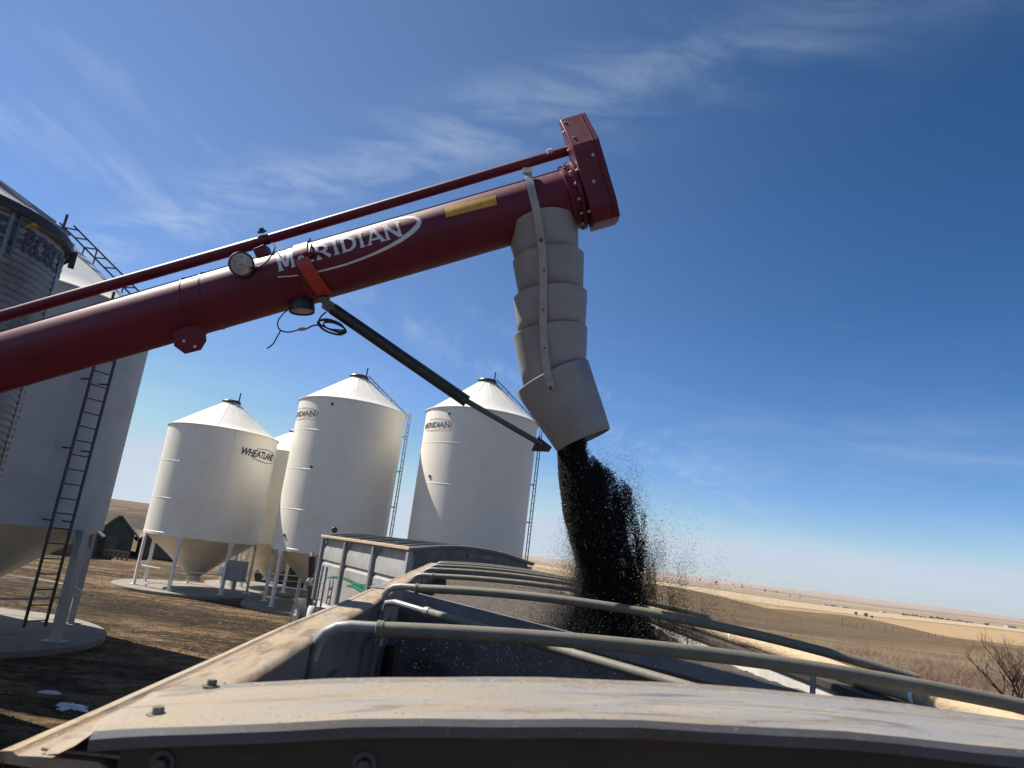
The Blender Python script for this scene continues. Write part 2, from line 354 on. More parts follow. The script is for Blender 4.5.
# ground ---------------------------------------------------------
_l0, _l1 = at_z(120, 606), at_z(285, 632); LANE = (_l0.x, _l0.y, _l1.x, _l1.y)
def ground_material():
    m = bpy.data.materials.new('prairie'); m.use_nodes = True; t = NT(m.node_tree); b = m.node_tree.nodes['Principled BSDF']
    b.inputs['Roughness'].default_value = .95; b.inputs['Specular IOR Level'].default_value = .15
    pos = t.n('ShaderNodeNewGeometry').outputs['Position']
    x, y, z = t.sep(pos)
    fl = t.comb(x, y, 0.0)
    # near yard: trampled straw and dark mud
    n1 = t.noise(fl, .35, 6, .62, .4); n2 = t.noise(fl, 2.6, 9, .74); n3 = t.noise(fl, 22, 5, .75)
    big = t.noise(fl, .16, 5, .6, .5)
    straw = t.mix(t.mapr(n2, .36, .60), (.11, .069, .038), (.36, .240, .130))
    straw = t.mix(t.math('MULTIPLY', t.mapr(big, .50, .64), .6), straw, (.10, .064, .036))
    straw = t.mix(t.math('MULTIPLY', t.mapr(n3, .50, .66), .55), straw, (.075, .047, .027))
    tr = t.noise(t.mapping(fl, (.16, .62, 1), (0, 0, R_(-16))), 1.0, 6, .66, .6)
    mud = t.math('MULTIPLY', t.mapr(tr, .43, .55), t.mapr(t.noise(fl, 4.0, 7, .72), .30, .56))
    # muddy lane driven between the bins
    ax0, ay0, ax1, ay1 = LANE; dl = math.hypot(ax1-ax0, ay1-ay0); ux, uy = (ax1-ax0)/dl, (ay1-ay0)/dl
    off_ = t.math('SUBTRACT', t.math('MULTIPLY', t.math('SUBTRACT', x, ax0), -uy), t.math('MULTIPLY', t.math('SUBTRACT', y, ay0), -ux))
    off_ = t.math('ABSOLUTE', t.math('ADD', off_, t.math('MULTIPLY', t.math('SUBTRACT', t.noise(fl, .45, 6, .65), .5), 4.0)))
    lane = t.math('MULTIPLY', t.mapr(off_, 3.2, 1.2), t.mapr(t.noise(t.mapping(fl, (.5, 2.0, 1), (0, 0, R_(-30))), 1.6, 8, .76), .34, .52))
    mud = t.math('MAXIMUM', mud, lane)
    yard = t.mix(t.math('MULTIPLY', mud, .92), straw, (.030, .020, .013))
    # open fields: strips farmed side by side, wandering edges, tints per strip
    s = t.math('ADD', t.math('MULTIPLY', x, .20), t.math('MULTIPLY', y, .98))
    wob = t.math('MULTIPLY', t.math('SUBTRACT', t.noise(fl, .0022, 5, .55), .5), .10)
    q = t.math('ADD', t.math('LOGARITHM', t.math('MAXIMUM', s, 8.0), 10.0), wob)
    rp = t.n('ShaderNodeValToRGB'); rp.color_ramp.interpolation = 'LINEAR'
    FIELD = [(1.50, (0.197, 0.137, 0.083)), (1.64, (0.261, 0.188, 0.111)), (1.80, (0.261, 0.188, 0.106)), (1.87, (0.157, 0.109, 0.064)), (2.30, (0.162, 0.114, 0.064)),
             (2.97, (0.168, 0.114, 0.064)), (2.99, (0.104, 0.074, 0.048)), (3.01, (0.336, 0.228, 0.117)), (3.12, (0.371, 0.251, 0.127)), (3.22, (0.348, 0.239, 0.122)), (3.24, (0.197, 0.137, 0.080)),
             (3.265, (0.418, 0.314, 0.185)), (3.39, (0.429, 0.331, 0.207)), (3.41, (0.139, 0.103, 0.064)), (3.44, (0.278, 0.205, 0.117)), (3.55, (0.249, 0.182, 0.106)), (3.585, (0.348, 0.257, 0.159)), (3.62, (0.186, 0.142, 0.106)),
             (3.67, (0.325, 0.245, 0.191)), (3.9, (0.348, 0.268, 0.217))]
    cr = rp.color_ramp; lo_, hi_ = 1.2, 4.0
    while len(cr.elements) < len(FIELD): cr.elements.new(.5)
    for e, (p, c) in zip(cr.elements, FIELD):
        e.position = (p-lo_)/(hi_-lo_); e.color = (*c, 1)
    t.put(rp.inputs[0], t.mapr(q, lo_, hi_, 0, 1, False))
    strip = t.noise(t.comb(t.math('MULTIPLY', q, 34.0), t.math('MULTIPLY', x, .0012), 0.0), 1.0, 5, .7)
    var = t.math('ADD', .72, t.math('MULTIPLY', t.noise(t.mapping(fl, (.05, .16, 1)), 1.0, 8, .68), .56))
    field = t.n('ShaderNodeMix', data_type='RGBA', blend_type='MULTIPLY'); field.inputs[0].default_value = 1
    t.put(field.inputs[6], rp.outputs[0]); var = t.math('MULTIPLY', var, t.math('ADD', .70, t.math('MULTIPLY', strip, .60)))
    t.put(field.inputs[7], t.comb(var, var, var)); field = field.outputs[2]
    field = t.mix(t.math('MULTIPLY', t.mapr(n2, .46, .66), .35), field, (.10, .07, .045))
    dark = t.math('MULTIPLY', t.mapr(t.noise(t.mapping(fl, (.006, .02, 1)), 1.0, 7, .7), .56, .64), .55)
    field = t.mix(dark, field, (.085, .062, .045))
    scrub = t.math('MULTIPLY', t.mapr(t.noise(t.mapping(fl, (.035, .11, 1)), 1.0, 9, .74), .52, .64), .6)
    scrub2 = t.math('MULTIPLY', t.mapr(t.noise(t.mapping(fl, (.22, .55, 1)), 1.0, 8, .75), .50, .66), .55)
    field = t.mix(t.math('MULTIPLY', t.math('MAXIMUM', scrub, scrub2), t.mapr(q, 3.0, 2.6)), field, (.068, .049, .032))
    tuft = t.math('MULTIPLY', t.mapr(t.noise(t.mapping(fl, (.3, .8, 1)), 1.7, 7, .72), .54, .70), .45)
    field = t.mix(t.math('MULTIPLY', tuft, t.mapr(q, 3.0, 2.7)), field, (.29, .22, .135))
    hillb = t.math('MULTIPLY', t.mapr(t.noise(t.mapping(fl, (.010, .034, 1)), 1.0, 8, .7), .46, .53), t.mapr(x, 20, -60))
    field = t.mix(t.math('MULTIPLY', hillb, .8), field, (.06, .045, .037))
    dist = t.vmath('LENGTH', fl)
    blend = t.mapr(t.math('ADD', dist, t.math('MULTIPLY', t.math('SUBTRACT', n1, .5), 22)), 40, 62)
    right = t.mapr(t.math('SUBTRACT', x, t.math('MULTIPLY', y, .12)), 4, 14)
    f = t.math('MAXIMUM', blend, right)
    t.put(b.inputs['Base Color'], t.mix(f, yard, field))
    bn = t.n('ShaderNodeBump'); bn.inputs['Strength'].default_value = 1.0; bn.inputs['Distance'].default_value = .2
    hgt = t.math('ADD', t.noise(fl, 3.0, 8, .7), t.math('MULTIPLY', n3, .5))
    t.put(bn.inputs['Height'], hgt); t.put(b.inputs['Normal'], bn.outputs[0])
    return m

def sstep(a, b, x):
    t = np.clip((x-a)/(b-a), 0, 1); return t*t*(3-2*t)
def ground_h(x, y):
    x = np.asarray(x, float); y = np.asarray(y, float)
    r = np.hypot(x, y); az = np.degrees(np.arctan2(x, y))
    S = sstep(-14, 12, az)*(1-sstep(120, 170, np.abs(az)))
    z = -S*26*sstep(42, 750, r)
    z += S*(52*sstep(2400, 9000, r))
    z += (1-S)*(9.5*sstep(90, 1300, r) + 12*sstep(1800, 6000, r))
    und = np.sin(x*.071+1.3*np.sin(y*.031))*np.cos(y*.058+.8*np.sin(x*.043)) + .5*np.sin(x*.13+y*.11)
    z += 1.5*und*sstep(36, 95, r)*(1-sstep(300, 900, r))
    big = np.sin(x*.0021+.7)*np.cos(y*.0017+1.1) + .6*np.sin(x*.0053-y*.0031)
    z += 5.0*big*sstep(400, 1500, r)
    return z
nr, na = 190, 420
rr = np.concatenate([[0.0], np.geomspace(1.5, 14000, nr)])
th = np.linspace(0, 2*np.pi, na, endpoint=False)
RR, TH = np.meshgrid(rr, th, indexing='ij'); gx, gy = RR*np.sin(TH), RR*np.cos(TH)
gv = np.stack([gx, gy, ground_h(gx, gy)], -1).reshape(-1, 3)
ii, kk = np.meshgrid(np.arange(nr), np.arange(na), indexing='ij')
a_ = ii*na+kk; b_ = ii*na+(kk+1) % na
gf = np.stack([a_, a_+na, b_+na, b_], -1).reshape(-1, 4)
m_ground = ground_material()
g = np_mesh('ground', gv, gf, m_ground, smooth=True); g['kind'] = 'structure'

# ---------------------------------------------------------------- text helpers
def text_mesh(s, size=1.0, shear=0.0, spacing=1.0, bold=0.0):
    """letters as flat outlines (verts 2-d, faces)"""
    c = bpy.data.curves.new('txt', 'FONT'); c.body = s; c.size = size; c.shear = shear; c.space_character = spacing; c.resolution_u = 4; c.offset = bold*size
    o = bpy.data.objects.new('txt', c); COL.objects.link(o)
    dg = bpy.context.evaluated_depsgraph_get(); me = bpy.data.meshes.new_from_object(o.evaluated_get(dg))
    V = [(v.co.x, v.co.y) for v in me.vertices]; Fc = [tuple(p.vertices) for p in me.polygons]
    bpy.data.objects.remove(o); bpy.data.curves.remove(c); bpy.data.meshes.remove(me)
    return V, Fc
def text_on_cylinder(s, R, ang, z0, size, shear=0, embolden=0.0, spacing=1.0, sx=1.0):
    """letters wrapped outside a cylinder; ang = angle of the text's start, reading to the right seen from outside"""
    V, Fc = text_mesh(s, size, shear, spacing); mb = MB()
    for dx, dy in ((0, 0), (embolden, 0), (0, embolden), (embolden, embolden)) if embolden else ((0, 0),):
        k = .001*(1 if dx else 0)+.0015*(1 if dy else 0)
        mb.add([((R+k)*math.cos(ang+(x*sx+dx)/R), (R+k)*math.sin(ang+(x*sx+dx)/R), z0+y+dy) for x, y in V], Fc)
    return mb
def stroke(pts, widths, f, off=0.0, sub=6):
    """a painted line of changing width on a surface map f(u, v, off)"""
    P = []; Wd = []
    for i in range(len(pts)-1):
        for k in range(sub):
            t = k/sub; P.append((pts[i][0]*(1-t)+pts[i+1][0]*t, pts[i][1]*(1-t)+pts[i+1][1]*t)); Wd.append(widths[i]*(1-t)+widths[i+1]*t)
    P.append(pts[-1]); Wd.append(widths[-1]); v = []; fc = []
    for i, (p, wd) in enumerate(zip(P, Wd)):
        a = P[max(i-1, 0)]; b = P[min(i+1, len(P)-1)]; dx, dy = b[0]-a[0], b[1]-a[1]; L = math.hypot(dx, dy) or 1
        nx, ny = -dy/L*wd/2, dx/L*wd/2
        for q in (-1, 0, 1): v.append(f(p[0]+nx*q, p[1]+ny*q, off))
        if i: k = 3*i; fc += [(k-3, k-2, k+1, k), (k-2, k-1, k+2, k+1)]
    return v, fc

# ---------------------------------------------------------------- concrete pads and hopper bins
def pad(x, y, R, label):
    mb = MB(); n = 72; zb, zt = -.15, .13
    pr = [(R-.0, zb), (R, zt-.02), (R-.02, zt), (R*.5, zt+.004), (.01, zt+.006)]
    mb.lathe(pr, n); o = mb.build('concrete_pad', m_concrete)
    o.location = (x, y, 0); return tag(o, label, 'concrete pad', 'round concrete pads under the hopper bins')

def cyl_hit(cx, cy, R, px, py):      # angle and height where a line of sight meets an upright cylinder
    v = ray(px, py); h = math.hypot(v.x, v.y); dx, dy = v.x/h, v.y/h; b = dx*cx+dy*cy; q = max(b*b-(cx*cx+cy*cy-R*R), 0)
    k = b-math.sqrt(q); return math.atan2(dy*k-cy, dx*k-cx), CAM_H+v.z/h*k
def text_width(s, size, shear=0.0):
    V, _ = text_mesh(s, size, shear); return max(x for x, y in V)
def wrapped_text(s, cx, cy, R, size, a, pa, b, pb, shear=0.0, bold=.02):
    """text wrapped round a bin so that the end of the words a and b fall where they are seen"""
    aa, za = cyl_hit(cx, cy, R, *pa); ab, zb = cyl_hit(cx, cy, R, *pb)
    wa = text_width(a, size, shear) if a else 0.0; wb = text_width(b, size, shear)
    while ab < aa: ab += 2*math.pi
    k = (ab-aa)*R/(wb-wa); ang0 = aa-wa*k/R; z0 = (za+zb)/2-size*.35
    V, Fc = text_mesh(s, size, shear, 1.0, bold); mb = MB()
    mb.add([((R+.012)*math.cos(ang0+x*k/R), (R+.012)*math.sin(ang0+x*k/R), z0+y) for x, y in V], Fc)
    return mb, ang0, k, z0

def ring_pts(R, z, n=64): return [(R*math.cos(2*math.pi*k/n), R*math.sin(2*math.pi*k/n), z) for k in range(n+1)]

def make_bin(x, y, R, zr, ze, zp, nlegs, leg0, label, mwall, seams=(), vseams=(), ports=(), ladder=None, roofladder=None,
             texts=(), cone_z=.62, mleg=m_leg, legw=.12, padz=.13, cap=True, wide=False, ring=.95, mcone=None):
    """angles are world angles (from +X, counter-clockwise)"""
    t = thing('grain_bin', label, 'grain bin', (x, y, 0), 0, 'hopper bottom grain bins in the yard')
    prof = [(R-.03, zr-.02), (R+.012, zr-.02), (R+.012, zr+.09), (R, zr+.10)]
    prof += [(R, ze-.03), (R+.015, ze-.03), (R+.03, ze-.005)]
    wall = MB().lathe(prof, 96)
    for sz_ in seams: wall.lathe([(R-.002, sz_-.014), (R+.006, sz_-.006), (R+.006, sz_+.006), (R-.002, sz_+.014)], 96)
    for a in vseams:
        c, s_ = math.cos(a), math.sin(a)
        wall.box((R*c, R*s_, (zr+ze)/2+.05), (.012, .03, ze-zr-.15), Matrix.Rotation(a, 3, 'Z'))
    wo_ = wall.build('wall', mwall, t)
    rt = .28
    roof = MB().lathe([(R+.05, ze-.035), (R+.05, ze), (R*.98, ze+.02)] + [(rt+(R*.98-rt)*(1-k/6), ze+.02+(zp-ze-.02)*k/6) for k in range(1, 7)], 96)
    for k in range(14):
        a = 2*math.pi*k/14; c, s_ = math.cos(a), math.sin(a)
        roof.bar((R*.97*c, R*.97*s_, ze+.03), (rt*1.1*c, rt*1.1*s_, zp-.01), .02, .014)
    ro = roof.build('roof', m_roof, t)
    if cap:
        lid = MB().lathe([(rt+.10, zp-.03), (rt+.12, zp+.03), (rt+.08, zp+.09), (.05, zp+.13), (.001, zp+.13)], 32)
        lo = lid.build('lid', m_dark, t)
        MB().bar((rt*1.0, .05, zp+.05), (rt*1.05, .05, zp+.48), .045, .045).bar((rt*1.03, .05, zp+.12), (rt*.2, .05, zp+.12), .03, .03).build('lid_lever', m_dark, lo)
    MB().lathe([(R-.04, zr+.0), (R*.55, zr-(zr-cone_z)*.47), (.26, cone_z), (.26, cone_z-.10)], 64).lathe([(.30, cone_z-.1), (.30, cone_z-.16), (.01, cone_z-.16)], 24).build('hopper', mcone or m_cone, t)
    for k in range(nlegs):
        a = leg0 + 2*math.pi*k/nlegs; c, s_ = math.cos(a), math.sin(a); rm = Matrix.Rotation(a, 3, 'Z')
        L = MB(); rl = R+.075 if wide else R-.045
        L.box((rl*c, rl*s_, (zr+padz)/2), (legw*.85, legw, zr-padz-.02), rm)
        L.box((rl*c, rl*s_, padz+.012), (legw*2.0, legw*2.2, .02), rm)
        gw = .62 if wide else .34; gh = .55 if wide else .30     # gusset plate flaring up into the skirt
        def gp(u, v, d_):
            d_ += .10*(zr-v)/gh if wide else 0
            return Vector((( R-.02+d_)*c - u*s_, (R-.02+d_)*s_ + u*c, v))
        L.prism([(-legw/2, zr-gh), (legw/2, zr-gh), (gw/2, zr-.022), (-gw/2, zr-.022)], lambda u, v: gp(u, v, .0), lambda u, v: gp(u, v, .018))
        L.build('leg', mleg, t)
    if ring:
        MB().tube(ring_pts(R-.10, ring, 48), .022, 6, False).build('leg_brace', mleg, t)
        for a in (leg0+.2, leg0+2.3):
            pass
    for (a, z, r) in ports:
        c, s_ = math.cos(a), math.sin(a); ax = Vector((c, s_, 0)).to_track_quat('Z', 'Y').to_matrix()
        pt = MB().lathe([(r, -.01), (r, .03), (r*.72, .035), (r*.68, .012)], 20, (R*c, R*s_, z), ax).build('sight_port', m_bolt, t)
        MB().lathe([(r*.68, .012), (.001, .013)], 20, (R*c, R*s_, z), ax).build('port_glass', m_dark, pt)
    if ladder is not None:
        la, z0, z1, mm, off_, wid = ladder
        lad = MB(); c, s_ = math.cos(la), math.sin(la)
        def lp(u, z, d_=0): return Vector(((R+off_+d_)*c - u*s_, (R+off_+d_)*s_ + u*c, z))
        for u in (-wid/2, wid/2): lad.bar(lp(u, z0), lp(u, z1), .05, .035, (c, s_, 0))
        z = z0+.12
        while z < z1-.05: lad.tube([lp(-wid/2, z), lp(wid/2, z)], .014, 6); z += .305
        z = z0+.6
        while z < z1:
            if z > zr:
                for u in (-wid/2, wid/2): lad.bar(lp(u, z), lp(u, z, -off_-.01), .03, .03)
            z += 1.5
        lad.build('ladder', mm, t)
    if roofladder is not None:
        la, mm, hw_ = roofladder; hw_ = hw_ or .22; rail = 0; rl_ = MB(); c, s_ = math.cos(la), math.sin(la)
        def rp_(u, f, h): # f: 0 eave .. 1 peak
            r = R*(1-f)+rt*f; return Vector((r*c-u*s_, r*s_+u*c, ze+(zp-ze)*f+h))
        hh_ = {-hw_: .16, hw_: .16 if hw_ < .3 else .40}
        for u in (-hw_, hw_): rl_.bar(rp_(u, -.05, hh_[u]), rp_(u, .97, hh_[u]), .04, .04)
        for k in range(9): rl_.tube([rp_(-hw_, .04+k*.11, .16), rp_(hw_, .04+k*.11, hh_[hw_])], .016 if hw_ < .3 else .022, 6); [rl_.bar(rp_(e, .04+k*.11, .0), rp_(e, .04+k*.11, hh_[e]), .025, .025) for e in (-hw_, hw_) if k % 3 == 0]
        if rail:
            for u in (-.27, .27):
                rl_.tube([rp_(u, -.04, rail), rp_(u, .95, rail)], .02, 6)
                for k in range(6): rl_.tube([rp_(u, .02+k*.18, .02), rp_(u, .02+k*.18, rail)], .018, 6)
        rl_.build('roof_ladder', mm, t)
    for mb, nm, mm in texts: mb.build(nm, mm, wo_, angle=180)
    return t

def polar(az, D): return (D*math.sin(R_(az)), D*math.cos(R_(az)))
def toward(az, side=0.0):   # world angle (from +X ccw) of the outward normal that faces the viewer, turned `side` degrees to the viewer's right
    return R_(-90-az+side)

# round Wheatland bin
wx, wy = polar(-21.42, 33.3); WR = 2.25
base = toward(-21.42)
t1, wa0, wk, wz = wrapped_text('WHEATLAND', wx, wy, WR, .40, '', (240.5, 451), 'WHEATLAN', (271.2, 457), .28, .03)
sw = MB()
def onW(u, v, o): a = wa0+u*wk/WR; return ((WR+.016)*math.cos(a), (WR+.016)*math.sin(a), wz+v)
pts = [(1.65+1.15*math.cos(q), .12+.27*math.sin(q)) for q in np.linspace(-2.75, 2.3, 40)]
sw.add(*stroke(pts, [.012+.022*abs(math.cos(k/39*3.1)) for k in range(40)], onW, 0, 1))
make_bin(wx, wy, WR, 2.17, 6.66, 8.04, 7, base+R_(-72), 'cream white hopper bin with WHEATLAND lettering, shorter one beside the pale grey bin', m_white,
         seams=(3.6, 5.1), vseams=(base+R_(11),), texts=((t1, 'lettering', m_logo_navy), (sw, 'logo_swoosh', m_logo_grey)), ring=.9)
pad(wx, wy, 2.95, 'round concrete pad under the WHEATLAND lettered bin')

def meridian_logo(cx, cy, R, size, pa, pb):
    tm, a0, k, z0 = wrapped_text('MERIDIAN', cx, cy, R, size, 'ME', pa, 'MERIDIAN', pb, 0, .022)
    L = text_width('MERIDIAN', size)
    def on(u, v, o): a = a0+u*k/R; return ((R+.015)*math.cos(a), (R+.015)*math.sin(a), z0+v)
    s2 = MB(); P = [(L*.5+L*.57*math.cos(q), size*.36+size*.75*math.sin(q)) for q in np.linspace(-2.3, 2.0, 44)]
    s2.add(*stroke(P, [.006+.022*max(0, math.cos((k_-22)/18)) for k_ in range(44)], on, 0, 1))
    return ((tm, 'lettering', m_logo_grey), (s2, 'logo_swoosh', m_logo_red))

# tall bin with ladder, left of the two
mx, my = polar(-12.4, 30.2); MR = 2.2; base = toward(-12.4)
make_bin(mx, my, MR, 2.2, 8.19, 9.55, 7, base+R_(-103), 'tall white hopper bin with a side ladder, next behind the grey grain box', m_white,
         seams=(3.75, 5.3, 6.85), vseams=(base+R_(62),), ports=((base+R_(-22), 7.9, .065), (base+R_(-32), 5.4, .065), (base+R_(-50), 2.75, .065)),
         ladder=(base+R_(98), 2.3, 8.45, m_ladder, .22, .42), roofladder=(base+R_(98), m_ladder, .0), texts=meridian_logo(mx, my, MR, .30, (297.5, 414), (315, 414)), ring=.9)
pad(mx, my, 2.9, 'round concrete pad under the tall bin behind the grain box')
# the second tall bin
nx_, ny_ = polar(-2.05, 28.4); MR = 2.26; base = toward(-2.05)
make_bin(nx_, ny_, MR, 2.2, 8.24, 9.80, 7, base+R_(-90), 'tall white hopper bin directly behind the falling dark grain and grey strut', m_white,
         seams=(3.75, 5.3, 6.85), vseams=(base+R_(70),), ports=((base+R_(-34), 7.95, .065), (base+R_(-47), 5.55, .065)),
         ladder=(base+R_(98), 2.3, 8.5, m_ladder, .22, .42), roofladder=(base+R_(98), m_ladder, .0), texts=meridian_logo(nx_, ny_, MR, .30, (429.5, 425), (449.5, 424.5)), ring=.9)
pad(nx_, ny_, 2.95, 'round concrete pad under the tall bin behind the falling grain')
# the bin half hidden between them
hx, hy = polar(-16.3, 37.5); base = toward(-16.3)
make_bin(hx, hy, 2.2, 2.2, 6.55, 7.75, 7, base+R_(20), 'cream hopper bin half hidden in the gap between two white bins', m_white, seams=(3.6, 5.1), ring=.9)
pad(hx, hy, 2.85, 'round concrete pad under the half hidden cream bin')
# large bin close on the left
lx, ly = polar(-35.6, 20.1); LR = 2.75; base = toward(-35.6)
make_bin(lx, ly, LR, 2.45, 7.5, 9.35, 6, R_(-5), 'large pale grey hopper bin with black ladder beside the corrugated steel bin', m_white_big,
         seams=(2.95, 4.5, 6.1), vseams=(base+R_(25),), ladder=(toward(-35.85, 33), .50, 7.6, m_black_steel, .26, .46),
         roofladder=(toward(-35.6, 64), m_black_steel, .34), legw=.19, wide=True, ring=1.0, mcone=m_cone, mleg=m_leg_grey)
pad(lx, ly, 3.36, 'round concrete pad with snow melt under the large grey bin')

# corrugated steel bin
def corrugated():
    T = 13.5; az = R_(-34.25); R = 1.8
    cx, cy = T*math.sin(az)-R*math.cos(az), T*math.cos(az)+R*math.sin(az)
    t = thing('corrugated_bin', 'round corrugated galvanised steel grain bin with WESTEEL-ROSCO stencil', 'grain bin', (cx, cy, 0))
    ze = 7.05; pitch = .102; prof = []; n = int((ze-.1)/pitch*6)
    for i in range(n+1):
        z = .1+(ze-.1)*i/n; prof.append((R+.009*math.sin(2*math.pi*z/pitch), z))
    wl = MB().lathe(prof, 120).build('wall', m_galv, t, angle=80)
    for k in range(9):      # bolted sheet laps
        a = 2*math.pi*k/9+.35; c, s_ = math.cos(a), math.sin(a)
        MB().box((R*c, R*s_, ze/2), (.03, .06, ze-.2), Matrix.Rotation(a, 3, 'Z')).build('sheet_lap', m_galv, wl)
    roof = MB().lathe([(R+.02, ze-.12), (R+.07, ze-.10), (R+.08, ze+.01), (R*.98, ze+.05), (R*.5, ze+.50), (.30, ze+.86), (.30, ze+.92), (.01, ze+.96)], 72)
    for k in range(24):
        a = 2*math.pi*k/24; c, s_ = math.cos(a), math.sin(a)
        roof.bar(((R+.08)*c, (R+.08)*s_, ze+.05), (.32*c, .32*s_, ze+.90), .03, .04)
    roof.build('roof', material('dull_roof_sheet', (.30, .31, .33), .5, .6, other=(.2, .2, .21), nscale=2), t)
    MB().lathe([(R+.082, ze-.13), (R+.095, ze-.12), (R+.095, ze-.02), (R+.084, ze+.0)], 72).build('eave_flashing', m_black_steel, t)
    end = R_(-34.45)
    view = math.atan2(-cy, -cx)     # outward angle facing the viewer
    ang_end = -az                     # outward normal at the silhouette = angle of (cos az, -sin az)
    a_end = math.atan2(-math.sin(az), math.cos(az))
    wrapped_text('WESTEEL-ROSCO', cx, cy, R, .50, 'WESTEEL-R', (34.5, 246), 'WESTEEL-ROSC', (57.3, 262), 0, .035)[0].build('stencil_lettering', m_logo_blue, wl, angle=180)
    # yard lamp fixed under the eave
    la, zl_ = cyl_hit(cx, cy, R, 24, 224); c, s_ = math.cos(la), math.sin(la)
    lampo = MB().tube([(R*c, R*s_, zl_-.05), ((R+.10)*c, (R+.10)*s_, zl_+.06), ((R+.18)*c, (R+.18)*s_, zl_)], .014, 8).build('lamp_arm', m_galv, t)
    MB().lathe([(.012, .04), (.02, .03), (.06, -.010), (.062, -.02)], 20, ((R+.18)*c, (R+.18)*s_, zl_-.02)).build('lamp_shade', m_yellow, lampo)
    la2 = cyl_hit(cx, cy, R, 16, 228)[0]; c, s_ = math.cos(la2), math.sin(la2)
    MB().tube([((R+.04)*c, (R+.04)*s_, 6.3), ((R+.04)*c, (R+.04)*s_, 6.95)], .022, 8).build('conduit', m_rod, t)
    la3 = a_end-R_(2); c, s_ = math.cos(la3), math.sin(la3)
    MB().box(((R+.11)*c, (R+.11)*s_, ze-.17), (.09, .14, .26), Matrix.Rotation(la3, 3, 'Z')).build('eave_bracket', m_black_steel, t)
    return t
corrugated()

# grey electrical cabinet on its post
p = at_dist(237, 571, 31.3); gp_ = at_dist(234, 600, 31.3); gz = 0.0
t = thing('electrical_cabinet', 'grey electrical cabinet on a post beside the shorter bin\'s legs', 'cabinet', (p.x, p.y, 0))
cz = p.z
bd = MB().box((0, 0, cz), (.72, .30, .78)).build('cabinet_body', m_cabinet, t, bevel=.012)
MB().box((0, -.158, cz), (.66, .015, .72)).build('cabinet_door', m_cabinet, t, bevel=.004)
MB().box((0, 0, cz/2-.17), (.12, .12, cz-.36)).build('post', m_cabinet, t)
MB().box((-.55, .1, cz-.10), (.34, .22, .34)).build('meter_box', m_whitepaint, t, bevel=.01)
MB().tube([(.36, .05, cz-.3), (.55, .05, cz-.5), (.55, .05, .02)], .03, 8).build('conduit', m_cabinet, t)

# ---------------------------------------------------------------- barn, shed, fence, machines behind the bins
def gabled(name, label, cat, x, y, rot, wd, ln, wall_h, ridge_h, mw, mr, door=True):
    t = thing(name, label, cat, (x, y, 0), rot)
    hw = wd/2; mb = MB()
    for s_, yy in ((-1, 0), (1, ln)):
        pass
    mb.prism([(-hw, -.1), (hw, -.1), (hw, wall_h), (0, ridge_h), (-hw, wall_h)], lambda u, v: (u, 0, v), lambda u, v: (u, ln, v))
    wl = mb.build('wall', mw, t, angle=10)
    rf = MB()
    for s_ in (-1, 1):
        e = Vector((s_*(hw+.25), 0, wall_h-.25*(ridge_h-wall_h)/hw)); k = Vector((0, 0, ridge_h))
        nrm = Vector((s_*(ridge_h-wall_h), 0, hw)).normalized()*.10
        P = [e+Vector((0, -.3, .02)), k+Vector((0, -.3, .02)), k+Vector((0, ln+.3, .02)), e+Vector((0, ln+.3, .02))]
        rf.add(P+[q+nrm for q in P], [(0,1,2,3),(4,5,6,7),(0,1,5,4),(1,2,6,5),(2,3,7,6),(3,0,4,7)])
    rf.build('roof', mr, t, angle=10)
    if door:
        MB().box((-.1*wd, -.03, wall_h*.42), (wd*.34, .06, wall_h*.84)).build('door', mr, t)
        MB().box((.3*wd, -.03, wall_h*.62), (wd*.12, .06, wall_h*.25)).build('window', m_dark, t)
    return t
b1 = at_z(111, 557); gabled('barn', 'old dark green gabled barn in the yard past the large grey bin', 'barn', b1.x, b1.y, R_(26), 1.95, 5.0, 1.45, 2.45, m_barn, m_barnroof)
b2 = at_z(143, 560); gabled('shed', 'weathered grey shed beside the green barn', 'shed', b2.x+.4, b2.y+1.2, R_(28), 2.5, 3.5, 1.2, 2.1, m_shed, m_shed, door=False)
b3 = at_z(66, 556); gabled('barn', 'low green shed seen under the large grey bin', 'shed', b3.x, b3.y, R_(26), 2.6, 4, 1.3, 2.2, m_barn, m_barnroof)
f0, f1 = at_z(103, 559), at_z(126, 562)
t = thing('wooden_pen_fence', 'low weathered plank fence in front of the green barn', 'fence', f0)
for k in range(6):
    q = f0.lerp(f1, k/5)-f0; MB().box((q.x, q.y, .26), (.09, .09, .62)).build('post', m_wood, t)
for h in (.28, .5):
    q = f1-f0; MB().bar((0, -.07, h), (q.x, q.y-.07, h+.03), .04, .10).build('rail', m_wood, t)
# snow lying in the yard
def snow(px, py, sx_, sy_, seed, label):
    c = at_z(px, py); r2 = random.Random(seed); mb = MB(); n = 40
    ph = [r2.uniform(0, 6.28) for _ in range(5)]
    def rad(a): return 1+.30*math.sin(2*a+ph[0])+.26*math.sin(3*a+ph[1])+.22*math.sin(5*a+ph[2])+.16*math.sin(9*a+ph[3])+.10*math.sin(15*a+ph[4])
    mb.v.append((0, 0, .045))
    for fr, z in ((.5, .04), (.85, .025), (1.0, .0)):
        for k in range(n):
            a = 2*math.pi*k/n; mb.v.append((sx_*fr*rad(a)*math.cos(a), sy_*fr*rad(a)*math.sin(a), z+(.012*math.sin(a*7+ph[4]) if fr < 1 else 0)))
    for k in range(n): mb.f.append((0, 1+k, 1+(k+1) % n))
    for r_ in range(2):
        for k in range(n):
            a = 1+r_*n+k; b = 1+r_*n+(k+1) % n; mb.f.append((a, a+n, b+n, b))
    o = mb.build('snow_patch', m_snow); o.location = (c.x, c.y, .004); o.rotation_euler = (0, 0, r2.uniform(-.4, .4))
    return tag(o, label, 'snow', 'melting snow patches in the yard')
